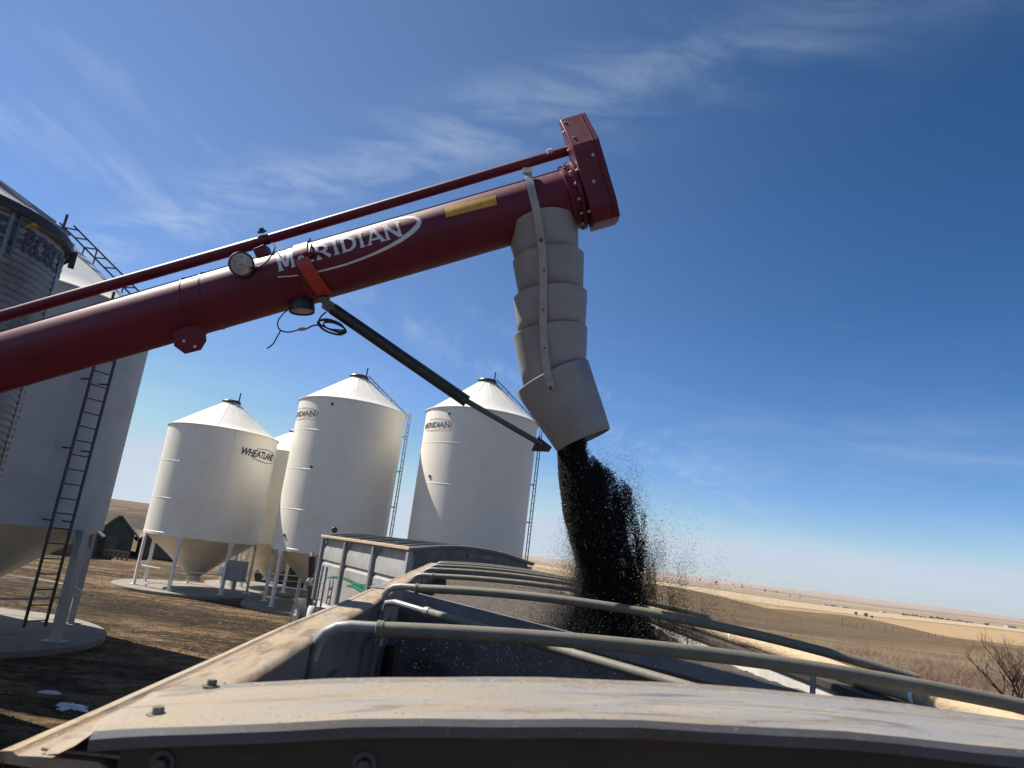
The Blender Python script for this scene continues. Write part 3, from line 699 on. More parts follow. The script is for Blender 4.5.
snow(74, 708, .20, .12, 3, 'largest bright snow patch on the mud beside the trailer rail')
snow(63, 710, .08, .05, 6, 'small snow lump touching the near end of the largest snow patch')
snow(50, 694, .13, .03, 5, 'thin snow streak just above the largest snow patch')
snow(158, 554, 2.2, .5, 12, 'long snow drift on the ground in front of the grey shed')

def tractor(px, py):
    c = at_z(px, py); t = thing('farm_tractor', 'small orange farm tractor parked far behind the bins', 'tractor', (c.x, c.y, 0), R_(70))
    MB().box((0, .9, 1.05), (.7, 1.5, .6)).box((0, 1.68, 1.0), (.6, .08, .5)).build('hood', m_orange, t, bevel=.05)
    cb = MB()
    for sx_ in (-.5, .5):
        for sy_ in (-.9, .1): cb.bar((sx_, sy_, 1.2), (sx_*.95, sy_, 2.3), .07, .07)
    cb.box((0, -.4, 2.34), (1.2, 1.2, .08)).build('cab', m_orange, t)
    MB().box((0, -.4, 1.0), (1.0, 1.0, .5)).build('body', m_black_steel, t)
    for sx_ in (-1, 1):
        for yy, r, wd in ((-.6, .72, .36), (1.3, .45, .22)):
            ax = Matrix.Rotation(R_(90), 3, 'Y'); MB().lathe([(r*.5, -wd/2), (r*.95, -wd/2), (r, -wd/4), (r, wd/4), (r*.95, wd/2), (r*.5, wd/2)], 24, (sx_*.72, yy, r), ax, True).build('wheel', m_rubber, t)
    MB().tube([(.2, 1.2, 1.3), (.2, 1.2, 2.0)], .04, 8).build('exhaust', m_black_steel, t)
tractor(290, 588)
c = at_z(262, 592); t = thing('farm_wagon', 'low flat farm wagon on dark wheels behind the cream bin', 'wagon', (c.x, c.y+8, 0), R_(10))
MB().box((0, 0, .95), (4.6, 1.8, .14)).box((0, -.86, 1.1), (4.6, .06, .2)).build('deck', m_wood, t)
for sx_ in (-1.5, 1.5):
    for sy_ in (-.8, .8):
        MB().lathe([(.18, -.1), (.40, -.1), (.42, 0), (.40, .1), (.18, .1)], 20, (sx_, sy_, .42), Matrix.Rotation(R_(90), 3, 'X'), True).build('wheel', m_rubber, t)
MB().bar((2.3, 0, .7), (4.0, 0, .45), .1, .1).build('drawbar', m_black_steel, t)

# ---------------------------------------------------------------- the grain truck ahead
def grain_truck():
    D = 14.7
    c0 = at_dist(412.5, 549.5, D); ztop = c0.z; head = R_(28)
    t = thing('grain_truck', 'grey grain truck with green mark on its box and slatted dark top', 'truck', (c0.x, c0.y, 0), head)
    # local: +y heading, x to its right; the near corner is the rear left one
    Lb, Wb, zb = 6.6, 2.75, 1.25; arch = .17
    box = MB(); npan = 3
    prof = [(0, zb), (0, ztop-.72), (.035, ztop-.66), (.0, ztop-.60), (.0, ztop-.34), (.075, ztop-.05), (.075, ztop)]
    for side in (0, 1):
        sg = lambda x: x if side == 0 else Wb-x
        ys = [0, Lb]
        for k in range(2):
            pass
        o = len(box.v); th_ = .05
        for yy in ys:
            for x, z in prof: box.v.append((sg(x), yy, z))
            for x, z in reversed(prof): box.v.append((sg(x+th_), yy, z))
        n = 2*len(prof)
        for k in range(n): a, b = o+k, o+(k+1) % n; box.f.append((a, b, b+n, a+n))
        box.f.append(tuple(o+k for k in range(n))); box.f.append(tuple(o+n+k for k in range(n)))
    bo = box.build('box', m_box, t, angle=20)
    for k in range(npan+1):
        yy = Lb*k/npan
        for sd, X in ((-1, 0), (1, Wb)):
            MB().box((X+sd*.03, min(max(yy, .06), Lb-.06), (zb+ztop)/2-.03), (.09, .11, ztop-zb-.06)).build('box_post', m_ladder if k else m_box, bo)
    for X in (0.0, Wb):
        MB().box((X, Lb/2, ztop+.01), (.20, Lb+.1, .07)).build('top_rail', m_tan_rail, t, bevel=.01)
    def roof_z(u): return ztop + arch*(1-(2*u/Wb-1)**2)
    for yy, nm in ((.0, 'tailgate'), (Lb-.06, 'front_bulkhead')):
        P = [(.06, zb)] + [(u, roof_z(u)-.02) for u in np.linspace(.06, Wb-.06, 13)] + [(Wb-.06, zb)]
        tg = MB().prism(P, lambda u, v: (u, yy, v), lambda u, v: (u, yy+.06, v)).build(nm, m_box_rear, t, angle=20)
        if nm == 'tailgate':
            cap_ = MB(); us = np.linspace(-.05, Wb+.05, 18)
            cap_.tube([(u, -.04, roof_z(min(max(u, 0), Wb))+.0) for u in us], .04, 8); cap_.build('tailgate_rim', m_beam, tg)
            for zz in (ztop-.22, ztop-.62, ztop-1.05): MB().box((Wb/2, -.03, zz), (Wb-.2, .05, .05)).build('tailgate_rib', m_box_rear, tg)
            MB().box((Wb*.56, -.045, ztop+.02), (.62, .015, .09)).build('name_plate', m_beam, tg)
    sl_ = MB(); us = np.linspace(.02, Wb-.02, 13)
    for i in range(2):
        pass
    mb = MB(); o = 0
    for yy in np.linspace(.05, Lb-.05, 12):
        for u in us: mb.v.append((u, yy, roof_z(u)+.005-.03*abs(math.sin(yy*2.4))))
    for i in range(11):
        for k in range(12): a = i*13+k; mb.f.append((a, a+1, a+14, a+13))
    mb.build('tarp', m_slat, t)
    for k in range(11):
        yy = .12+(Lb-.24)*k/10; MB().tube([(u, yy, roof_z(u)+.02) for u in us], .022, 6).build('roof_bow', m_tan_rail if k % 2 else m_beam, t)
    # chassis
    MB().box((Wb/2, Lb/2+1, 1.05), (1.0, Lb+3.6, .25)).build('chassis', m_black_steel, t)
    ax = Matrix.Rotation(R_(90), 3, 'Y')
    for yy in (1.3, 2.6, Lb+2.0):
        for X in (.22, Wb-.22):
            wh = MB().lathe([(.28, -.14), (.50, -.15), (.53, -.08), (.53, .08), (.50, .15), (.28, .14)], 28, (X, yy, .53), ax, True).build('wheel', m_rubber, t)
            MB().lathe([(.27, -.10), (.20, -.145), (.06, -.145), (.05, -.17), (.01, -.17)], 20, (X, yy, .53), ax if X < 1 else Matrix.Rotation(R_(-90), 3, 'Y')).build('rim', m_chrome, wh)
    # low conventional cab, hidden behind the box corner apart from its fender
    MB().prism([(0, .8), (1.9, .8), (1.9, 1.45), (.7, 1.5), (.45, 2.1), (-.0, 2.1)], lambda u, v: (.7, Lb+.45+u, v), lambda u, v: (2.1, Lb+.45+u, v)).build('cab', m_whitepaint, t, bevel=.05)
    inv = t.matrix_basis.inverted() if False else (Matrix.Translation((c0.x, c0.y, 0)) @ Matrix.Rotation(head, 4, 'Z')).inverted()
    L = lambda px, py, dd: inv @ at_dist(px, py, dd)
    dd = 21.6
    # exhaust stack
    e = [L(309.5, 607, dd), L(311, 586, dd), L(311.4, 577, dd), L(312, 557, dd)]
    ex = MB().tube([(e[0].x, e[0].y, .9), e[0], e[1]], .105, 14).build('exhaust_stack', m_rod, t)
    MB().tube([e[1], (e[1]+e[2])/2+Vector((-.08, 0, 0)), e[2]], .07, 10).build('stack_elbow', m_chrome, ex)
    MB().tube([e[2], e[3]], .10, 14).build('heat_shield', m_dark, ex)
    MB().tube([e[3], e[3]+Vector((.02, .05, .12))], .06, 10).build('stack_tip', m_chrome, ex)
    MB().bar(e[2], L(322, 568, 21.0), .03, .03).build('stack_bracket', m_chrome, ex)
    f = L(305, 615, dd); fe = MB()
    fe.lathe([(.62, -.18), (.66, -.18), (.66, .18), (.62, .18)], 20, (f.x, f.y+.35, f.z-.42), Matrix.Rotation(R_(90), 3, 'Y') , False, R_(180), R_(360))
    fe.build('fender', m_dark, t)
    MB().lathe([(.01, -.3), (.24, -.3), (.27, -.2), (.27, .2), (.24, .3), (.01, .3)], 20, (f.x+.25, f.y-.25, f.z-.02), None).build('fuel_tank', m_whitepaint, t)
    # ladder at the front left corner
    la = MB(); A0, A1 = L(309, 640, 19.9), L(323.5, 566, 19.9); B0, B1 = L(314.5, 640, 19.6), L(327.5, 567, 19.6)
    la.bar(A0, A1, .05, .05); la.bar(B0, B1, .05, .05)
    for k in range(1, 9): la.tube([A0.lerp(A1, k/9), B0.lerp(B1, k/9)], .018, 6)
    la.build('ladder', m_ladder, t)
    # green painted mark on the left side
    def side(px, py):
        v = ray(px, py); o3 = inv @ CAM; dv = inv.to_3x3() @ v; k = (-.012-o3.x)/dv.x; return o3+dv*k
    gm = MB()
    for pl_, wd in (([(325, 577.5), (333, 576.6), (342, 577), (349, 580), (354, 584)], [.02, .05, .07, .09, .05]),
                    ([(349, 580), (356, 583.3), (361, 585.5), (370, 589)], [.06, .09, .10, .12]),
                    ([(346, 585), (354, 586), (362, 590.5), (371, 594)], [.02, .10, .14, .08]),
                    ([(362, 584.5), (370, 585), (380, 585.3), (390, 586)], [.02, .08, .09, .03]),
                    ([(360, 584), (366, 590), (371, 591)], [.05, .08, .03])):
        q = [side(*p) for p in pl_]
        gm.add(*stroke([(a.y, a.z) for a in q], [w_*.62 for w_ in wd], lambda u, v, o: (-.014, u, v), 0, 4))
    gm.build('green_mark', m_green, bo, angle=180)
    ms = L(334, 552, 20.5); mr = MB().lathe([(.01, -.02), (.075, -.02), (.085, 0), (.075, .02), (.01, .02)], 20, L(334.5, 530, 20.5), Matrix.Rotation(R_(90), 3, 'X'))
    mr.tube([ms, L(334.5, 535, 20.5)], .02, 6); mr.build('round_paddle', m_dark, t)
    return t
grain_truck()

# ---------------------------------------------------------------- our grain trailer (frame: x across, y along, z up)
TR_AZ = R_(-2.27); TM = Matrix.Rotation(-TR_AZ, 4, 'Z'); TI = TM.inverted()
trailer = thing('grain_trailer', 'long open grain trailer with dusty top rails, hoops and rolled tan tarp', 'trailer', (0, 0, 0), -TR_AZ)
def Tp(px, py, a=None, l=None, z=None):
    v = TI.to_3x3() @ ray(px, py); c = Vector((0, 0, CAM_H))
    k = a/v.y if a is not None else (l/v.x if l is not None else (z-CAM_H)/v.z)
    return c+v*k
ZR = CAM_H-.32; A0, A1 = 1.03, 14.2; XL, XR = -.556, 2.03
# left top rail
sec = [(-.550, -.013), (-.558, -.012), (-.562, -.007), (-.552, .0), (-.536, .002), (-.531, -.002), (-.526, -.003), (-.50, -.001), (-.43, .0), (-.416, -.004), (-.410, -.012), (-.412, -.018), (-.43, -.018)]
mb = MB(); st = [A0, A0+.01]+list(np.linspace(A0+.2, A1, 40))
for y in st:
    for x, z in sec: mb.v.append((x+.0012*math.sin(y*7)+.002*math.sin(y*1.9), y, ZR+z+.002*math.sin(y*3.1)))
n = len(sec)
for i in range(len(st)-1):
    for k in range(n-1): a = i*n+k; mb.f.append((a, a+1, a+n+1, a+n))
    mb.f.append((i*n+n-1, i*n, i*n+n, i*n+2*n-1))
mb.f.append(tuple(range(n))); mb.f.append(tuple((len(st)-1)*n+k for k in range(n)))
lr = mb.build('top_rail', m_rail, trailer, angle=40)
for (xx, yy) in ((-.49, 5.15),):
    MB().box((xx, yy, ZR+.002), (.17, .42, .012)).build('splice_plate', m_beam, lr, bevel=.003)
# right top rail
sec = [(1.90, -.128), (1.90, -.097), (1.91, -.092), (2.02, -.092), (2.03, -.10), (2.03, -.24)]
mb = MB(); st = [A0, A1]
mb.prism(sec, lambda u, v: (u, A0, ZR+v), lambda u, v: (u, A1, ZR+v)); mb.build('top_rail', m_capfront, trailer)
# walls
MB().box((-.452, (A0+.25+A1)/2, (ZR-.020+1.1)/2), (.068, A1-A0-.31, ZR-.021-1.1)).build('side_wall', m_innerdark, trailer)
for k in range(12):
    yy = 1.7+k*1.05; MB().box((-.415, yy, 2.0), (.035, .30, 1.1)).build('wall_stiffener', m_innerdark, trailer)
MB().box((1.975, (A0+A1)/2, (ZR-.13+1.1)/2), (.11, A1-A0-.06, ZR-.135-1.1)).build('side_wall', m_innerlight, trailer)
# end bulkhead with its arched cap
def arch(l): return CAM_H-.1435-.082*(l-.70)**2
def cap_z(l):
    if l >= -.375: return arch(l)
    t = min((-.375-l)/.115, 1.0); a, b = arch(-.375), ZR+.008; h = t*t*(3-2*t); return a+(b-a)*h-.010*t*(1-t)
ls = list(np.linspace(-.49, -.30, 12))+list(np.linspace(-.25, 1.90, 28))
prof = [(1.150, -.16), (1.152, -.012), (1.142, -.004), (1.058, -.003), (1.047, .005), (1.036, .002), (1.01, .0), (.92, .002), (.885, .0), (.866, -.003), (.860, -.010), (.861, -.022), (.878, -.026), (.905, -.03)]
def cap_part(rows, lls, nm, m, parent):
    mb = MB(); n = len(rows)
    for l in lls:
        f = 1.0 if l > -.38 else max(.45, 1-(-.38-l)/.03*.55)
        for a, dz in rows: mb.v.append((l, 1.152-(1.152-a)*f+.0015*math.sin(l*5), cap_z(l)+dz+.0012*math.sin(l*23+a*40)*math.sin(a*60)))
    for i in range(len(lls)-1):
        for k in range(n-1): a = i*n+k; mb.f.append((a, a+1, a+n+1, a+n))
    return mb.build(nm, m, parent, angle=28)
cap = cap_part(prof[3:10], ls, 'end_cap', m_cap, trailer)
cap_part(prof[:4], ls, 'cap_flange', m_strip, cap); cap_part(prof[9:], [l for l in ls if l > -.38], 'cap_lip', m_lip, cap)
P = [(-.36, 1.1)]+[(l, cap_z(l)-.03) for l in ls if l > -.36]+[(1.90, 1.1)]
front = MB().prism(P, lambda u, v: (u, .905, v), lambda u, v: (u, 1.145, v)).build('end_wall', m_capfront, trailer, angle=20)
# corner plate joining cap and rail
MB().prism([(-.505, 1.04), (-.40, 1.04), (-.412, 1.30), (-.430, 1.55), (-.50, 1.58)], lambda u, v: (u, v, ZR+.002), lambda u, v: (u, v, ZR+.007)).build('corner_plate', m_cap, trailer, bevel=.002)
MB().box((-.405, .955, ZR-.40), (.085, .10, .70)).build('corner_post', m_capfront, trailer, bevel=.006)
def on_cap(px, py):
    v = TI.to_3x3() @ ray(px, py)
    for k in np.linspace(.8, 2.2, 2801):
        q = Vector((0, 0, CAM_H))+v*k
        if q.z <= (cap_z(q.x) if q.y < 1.06 else (cap_z(q.x)-.003 if q.y < 1.15 else ZR+.007)) and q.y > .87: return q
    return q
for px, py in ((157, 716), (211, 687)):
    q = on_cap(px, py); MB().bolt(q, (0, 0, 1), .0072, .009).build('bolt', m_boltd, trailer)
for px, py in ((162, 764), (364, 765)):
    q = Tp(px, py, a=.904); MB().bolt((q.x, .905, q.z), (0, -1, 0), .0085, .010).build('bolt', m_rod, front)
# hoops
def bow_path(l0, a0, z0, l1, a1, z1, crown, lend):
    pts = []
    for k in range(25):
        t = k/24; l = l0+(l1-l0)*t; a = a0+(a1-a0)*t
        z = z0+(z1-z0)*t+crown*4*t*(1-t)
        pts.append((l, a, z))
    return pts
def bow(aL, aR, rad, zL=CAM_H-.272, zR=CAM_H-.287, crown=.052, post=True, lR=2.06):
    mid = bow_path(-.22, aL-.1*(aL-aR)*.2, zL, lR, aR, zR, crown, 0)
    o = MB().tube(mid, rad, 12).build('bow', m_bow, trailer)
    dA = (aR-aL)/2.2
    e = [(-.412, aL-.20*dA, CAM_H-.46), (-.410, aL-.2*dA, CAM_H-.375), (-.400, aL-.19*dA, zL-.055), (-.382, aL-.17*dA, zL-.030), (-.350, aL-.14*dA, zL-.010), (-.31, aL-.1*dA, zL-.002), (-.20, aL, zL+.004)]
    MB().tube(e, rad*.80, 12).build('bow_end', m_bowend, o)
    if post: MB().tube([(-.413, aL-.2*dA, CAM_H-.95), (-.413, aL-.2*dA, CAM_H-.385)], rad*1.0, 12).build('bow_socket', m_innerdark, o)
    MB().lathe([(rad, -.012), (rad*1.15, -.01), (rad*1.15, .01), (rad, .012)], 14, mid[0], Matrix.Rotation(R_(90), 3, 'Y')).build('bow_collar', m_bow, o)
    MB().tube([(lR, aR, zR), (lR+.03, aR, zR-.02), (lR+.04, aR, zR-.10)], rad*.85, 10).build('bow_end', m_bowend, o)
bow(2.35, 2.35, .0235)
bow(4.18, 3.50, .0235, CAM_H-.243, CAM_H-.332, .085, True, 2.24)
for aL, aR in ((6.6, 6.0), (8.6, 8.1), (10.4, 10.0), (11.9, 11.6), (13.1, 12.9)): bow(aL, aR, .0235, CAM_H-.262, CAM_H-.285, .058, False)
# diagonal brace between the hoops
q0, q1, q2, q3 = Tp(387, 603, a=4.02), Tp(400, 604, a=3.95), Tp(427, 612, a=3.85), Tp(705, 692, a=2.75)
q4 = q3+(q3-q2)*.42
br = MB().tube([q2, q3, q4], .022, 12).build('diagonal_brace', m_bow, trailer)
MB().tube([q0+Vector((-.005, .02, -.22)), q0+Vector((-.004, .01, -.04)), q0, q0.lerp(q1, .6)+Vector((0, 0, .006)), q1, q2+(q2-q1)*.05], .017, 10).build('brace_end', m_bowend, br)
MB().tube([q2-(q3-q2).normalized()*.012, q2+(q3-q2).normalized()*.02], .026, 12).build('brace_collar', m_bowend, br)
q = Tp(813, 676, a=3.45); MB().tube([q+Vector((0, 0, .02)), q+Vector((0, 0, -.13))], .013, 10).build('bow_prop', m_bowend, trailer)
# divider between the hoppers
D0, D1 = Tp(404, 590, a=4.6), Tp(838, 701, a=3.72)
dv = MB(); th_ = .05
for p, q in ((D0, D1),):
    u = (q-p); nrm = Vector((-u.y, u.x, 0)).normalized()*th_
    zt = [p.z, q.z]
    V = [Vector((p.x, p.y, p.z)), Vector((q.x, q.y, q.z)), Vector((q.x, q.y, q.z-.07)), Vector((p.x, p.y, p.z-.07))]
    dv.add(V+[v+nrm for v in V], [(0,1,2,3),(4,5,6,7),(0,1,5,4),(1,2,6,5),(2,3,7,6),(3,0,4,7)])
dvo = dv.build('hopper_divider', m_beam, trailer)
lw = MB(); V = [D0+Vector((.0, .03, -.07)), D1+Vector((0, .03, -.07)), Vector((D1.x, D1.y+.03, 1.1)), Vector((D0.x, D0.y+.03, 1.1))]
lw.add(V+[v+Vector((0, .03, 0)) for v in V], [(0,1,2,3),(4,5,6,7),(0,1,5,4),(1,2,6,5),(2,3,7,6),(3,0,4,7)])
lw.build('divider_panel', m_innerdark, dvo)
# floor and far bulkhead, running gear
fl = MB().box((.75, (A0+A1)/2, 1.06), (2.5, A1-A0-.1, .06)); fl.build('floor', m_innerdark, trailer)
P = [(-.40, 1.1)]+[(l, arch(l)-.13) for l in np.linspace(-.40, 1.9, 20)]+[(1.9, 1.1)]
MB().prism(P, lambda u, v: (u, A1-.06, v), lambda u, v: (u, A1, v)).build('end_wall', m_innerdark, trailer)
MB().box((.75, 7.5, .92), (.9, 12.6, .22)).build('chassis', m_black_steel, trailer)
ax = Matrix.Rotation(R_(90), 3, 'Y')
for yy in (2.4, 3.7):
    for X in (-.25, 1.75):
        wh = MB().lathe([(.28, -.2), (.50, -.21), (.53, -.1), (.53, .1), (.50, .21), (.28, .2)], 28, (X, yy, .53), ax, True).build('wheel', m_rubber, trailer)
for X in (.2, 1.3): MB().box((X, 12, .5), (.14, .14, .95)).build('landing_leg', m_black_steel, trailer)
# rolled tarp beyond the right rail
mb = MB(); P = []; Rr = []
for y in np.linspace(A0+.05, A1-.1, 90):
    P.append((2.005+.010*math.sin(y*1.7), y, CAM_H-.366+.004*math.sin(y*2.6+1))); Rr.append(.045+.005*math.sin(y*5.1)+.004*math.sin(y*11.3))
tp = mb.tube(P, Rr, 20).build('rolled_tarp', m_tarp, trailer)
for yy in (3.08, 5.2, 7.4):
    MB().lathe([(.049, -.014), (.053, -.012), (.053, .012), (.049, .014)], 20, (2.005+.010*math.sin(yy*1.7), yy, CAM_H-.366+.004*math.sin(yy*2.6+1)), Matrix.Rotation(R_(-90), 3, 'X')).build('tie_strap', m_whitepaint, tp)

# heaps of grain inside
def heap(name, label, f, x0, x1, y0, y1, nx=70, ny=120, seed=1, mm=None):
    r2 = np.random.default_rng(seed); X, Y = np.meshgrid(np.linspace(x0, x1, nx), np.linspace(y0, y1, ny), indexing='ij')
    Z = f(X, Y)+r2.normal(0, .006, X.shape)
    v = np.stack([X, Y, Z], -1).reshape(-1, 3)
    i, k = np.meshgrid(np.arange(nx-1), np.arange(ny-1), indexing='ij'); a = i*ny+k
    o = np_mesh(name, v, np.stack([a, a+ny, a+ny+1, a+1], -1).reshape(-1, 4), mm or m_heap, smooth=True)
    o.rotation_euler = (0, 0, -TR_AZ); return tag(o, label, 'grain', None, 'stuff')
def div_y(X): return D0.y+(D1.y-D0.y)*(X-D0.x)/(D1.x-D0.x)
heap('grain_heap', 'dark grain heaped in the far hopper of the trailer', lambda X, Y: CAM_H-.60+.12*np.sin(np.clip((X+.4)/2.3, 0, 1)*2.0)+.05*np.sin(Y*.9)+np.where(Y < div_y(X)+.12, -.9, 0), -.40, 1.915, 3.6, 14.1)
heap('grain_heap', 'black grain piling up below the falling stream', lambda X, Y: 1.25+1.0*np.exp(-((X-.75)**2+(Y-3.9)**2)/.55)+np.where(Y > div_y(X)-.05, -.3, 0), -.40, 1.915, 1.2, 5.2, 60, 80, 2, m_seed)

# ---------------------------------------------------------------- auger and spout (frame in the plane that faces the viewer)
Z0 = 4.32; S0 = Z0/FPX
def AL(px, py, z=0.0):       # auger frame point seen at that spot, z metres toward the viewer
    k = (Z0-z)/FPX; return Vector(((px-512)*k, -(py-384)*k, z))
AX0, AX1 = (0, 362.6), (585, 193.6)       # tube centre line
adir = (AL(*AX1)-AL(*AX0)).normalized(); aup = Vector((-adir.y, adir.x, 0)); az_ = Vector((0, 0, 1))
AROT = Matrix((CR, CU, -CF)).transposed().to_4x4(); AROT.translation = CAM+CF*Z0
auger = thing('grain_auger', 'maroon grain auger tube with white lettering reaching over the trailer', 'auger')
auger.matrix_world = AROT
TRAD = 29.2*S0
A_org = AL(*AX0)
def onaxis(s): return A_org+adir*s
def ax_s(px, py): return (AL(px, py)-A_org).dot(adir)
amat = Matrix((aup, az_, adir)).transposed()      # lathe frame: x=up, y=to viewer, z=along
S_END = ax_s(583, 204)
tb = MB().lathe([(TRAD, -11.0), (TRAD, S_END)], 64, A_org, amat, True).build('tube', m_maroon, auger, angle=40)
for px in (193, 213):
    s = ax_s(px, 300); MB().lathe([(TRAD, s-.004), (TRAD+.0035, s-.003), (TRAD+.0035, s+.003), (TRAD, s+.004)], 64, A_org, amat).build('tube_seam', m_dark if px == 213 else m_maroon, tb)
# flange at the head
s = ax_s(573, 205); fg = MB().lathe([(TRAD, s-.035), (TRAD+.018, s-.03), (TRAD+.018, s-.015), (TRAD+.003, s-.012), (TRAD+.003, s+.02), (TRAD+.03, s+.022), (TRAD+.03, s+.045), (TRAD, s+.046)], 64, A_org, amat).build('flange', m_maroon, auger)
for k in range(14):
    a = 2*math.pi*k/14+.1; cpt = onaxis(s+.02)+(aup*math.cos(a)+az_*math.sin(a))*(TRAD+.018); MB().bolt(cpt, -adir, .0075, .012).build('bolt', m_bolt, fg)
# drive housing at the head
h0, h1 = ax_s(572, 205)+.062, ax_s(598, 205)+.070
hp = [(.455, .03), (.455, .06), (.235, .225), (-.14, .235), (-.225, .20), (-.235, .12), (-.235, -.0), (.455, -.0)]
def hpt(w_, n_, s): return onaxis(s)+aup*w_+az_*n_
hd = MB().prism(hp, lambda w_, n_: hpt(w_, n_, h0), lambda w_, n_: hpt(w_, n_, h1)).build('drive_housing', m_maroon, auger, angle=15, bevel=.004)
MB().prism([(w_*1.0, n_+(.006 if n_ > 0 else 0)) for w_, n_ in hp], lambda w_, n_: hpt(w_, n_, h1-.035), lambda w_, n_: hpt(w_, n_, h1-.031)).build('housing_seam', m_maroon, hd)
for (w_, n_, ss) in ((.42, .088, .02), (.29, .186, .03), (.15, .226, .10), (.0, .235, .06)):
    MB().bolt(hpt(w_, n_, h0+ss), az_+aup*(.6 if w_ > .25 else 0), .006, .006).build('bolt', m_bolt, hd)
for w_ in (.36, .25, .10, -.15):
    MB().bolt(hpt(w_, .19 if w_ < .2 else .10, h0), -adir, .007, .013).build('bolt', m_bolt, hd)
# truss pipe
p0, p1 = AL(-40, 328), AL(256, 243.5); p2, p3 = AL(252, 244), AL(569, 150.5)
tr_ = MB().tube([p0+(p0-p1)*2.2, p0, p1], .036, 12).tube([p2, p3], .031, 12).build('truss_pipe', m_maroon, auger)
bk = MB()
pa, pb = AL(261, 248, .02), AL(267, 262, .02); bk.bar(pa, pb, .075, .10, az_); bk.bar(AL(263, 236), AL(264, 241), .05, .06, az_)
bko = bk.build('pipe_bracket', m_maroon, auger, bevel=.004)
MB().bolt(AL(262, 232), aup, .016, .02).build('bolt', m_dark, bko)
MB().tube([AL(547, 152, .035), AL(552, 150.5, .035)], .016, 10).build('clip', m_decal, tr_)
# work lamps
def lamp(px, py, z, r, axis, nm='work_lamp'):
    q = axis.to_track_quat('Z', 'Y').to_matrix(); c = AL(px, py, z)
    o = MB().lathe([(.02, -.07), (r*.7, -.065), (r*.95, -.03), (r, .0), (r, .025), (r*.9, .026)], 28, c, q).build(nm, m_dark, auger)
    MB().lathe([(r*.9, .018), (r*.5, .024), (.002, .026)], 28, c, q).build('lens', m_lens, o)
    MB().tube([c-axis*.05, c-axis*.05-Vector((.0, .0, .07))], .014, 8).build('lamp_mount', m_dark, o)
lamp(241, 264, .20, .072, Vector((.50, -.15, .85)).normalized())
lamp(302, 308, .06, .075, Vector((.05, -.97, .22)).normalized())
MB().tube(smooth_path([AL(272, 243, .06), AL(275, 247, .14), AL(271, 256, .2), AL(264, 264, .205), AL(254, 268, .20), AL(246, 268, .17)]), .005, 6).build('cable', m_cable, auger)
# clamp band and lug
def on_tube(px, py, off=.0):
    z = TRAD
    for _ in range(6):
        P_ = AL(px, py, z); w_ = (P_-A_org).dot(aup); rr_ = TRAD+off; z = math.sqrt(max(rr_*rr_-w_*w_, 1e-6))
    return AL(px, py, z)
s = ax_s(313, 275); bnd = MB()
bnd.lathe([(TRAD+.002, s-.045), (TRAD+.009, s-.043), (TRAD+.009, s+.043), (TRAD+.002, s+.045)], 64, A_org, amat)
bnd.build('clamp_band', m_maroon, auger)
bs = MB(); v = []; fc = []
for i in range(15):
    t_ = i/14; w_ = TRAD*(.30-1.25*t_); sk = s+.005+.055*t_
    n_ = math.sqrt(max((TRAD+.022)**2-w_*w_, 0.0)) if abs(w_) < TRAD+.02 else .02
    for e, dn in ((-.042, 0), (.042, 0), (.042, -.012), (-.042, -.012)): v.append(onaxis(sk+e)+aup*w_+az_*(n_+dn))
    if i:
        for k in range(4): a = 4*(i-1)+k; b = 4*(i-1)+(k+1) % 4; fc.append((a, b, b+4, a+4))
fc += [(3, 2, 1, 0), (56, 57, 58, 59)]
rb = bs.add(v, fc).build('red_hanger_strap', m_red, auger)
MB().bolt(on_tube(301, 258, .025), az_+aup*.5, .010, .012).build('bolt', m_bolt, rb)
MB().box(on_tube(313, 253.5, .018), (.09, .012, .03)).build('strap_hook', m_maroon, rb)
MB().tube([on_tube(310, 239, .01), on_tube(311, 246, .012), on_tube(309, 253, .014)], .006, 6).build('tie_wire', m_dark, rb)
lg = MB(); lug = [(174, 331), (174, 346), (185, 354), (201, 350), (206.5, 341), (206, 333), (196, 326), (186, 327)]
MB().prism(lug, lambda u, v: AL(u, v, -.15), lambda u, v: AL(u, v, -.135)).build('lug_plate', m_maroon, auger); lg.prism(lug, lambda u, v: AL(u, v, .135), lambda u, v: AL(u, v, .150))
lgo = lg.build('lug_plate', m_maroon, auger)
for px, py in ((184, 341), (195, 346.5)): MB().lathe([(.0001, 0), (.009, 0), (.009, .003)], 14, AL(px, py, .1505)).build('pin_hole', m_decal, lgo)
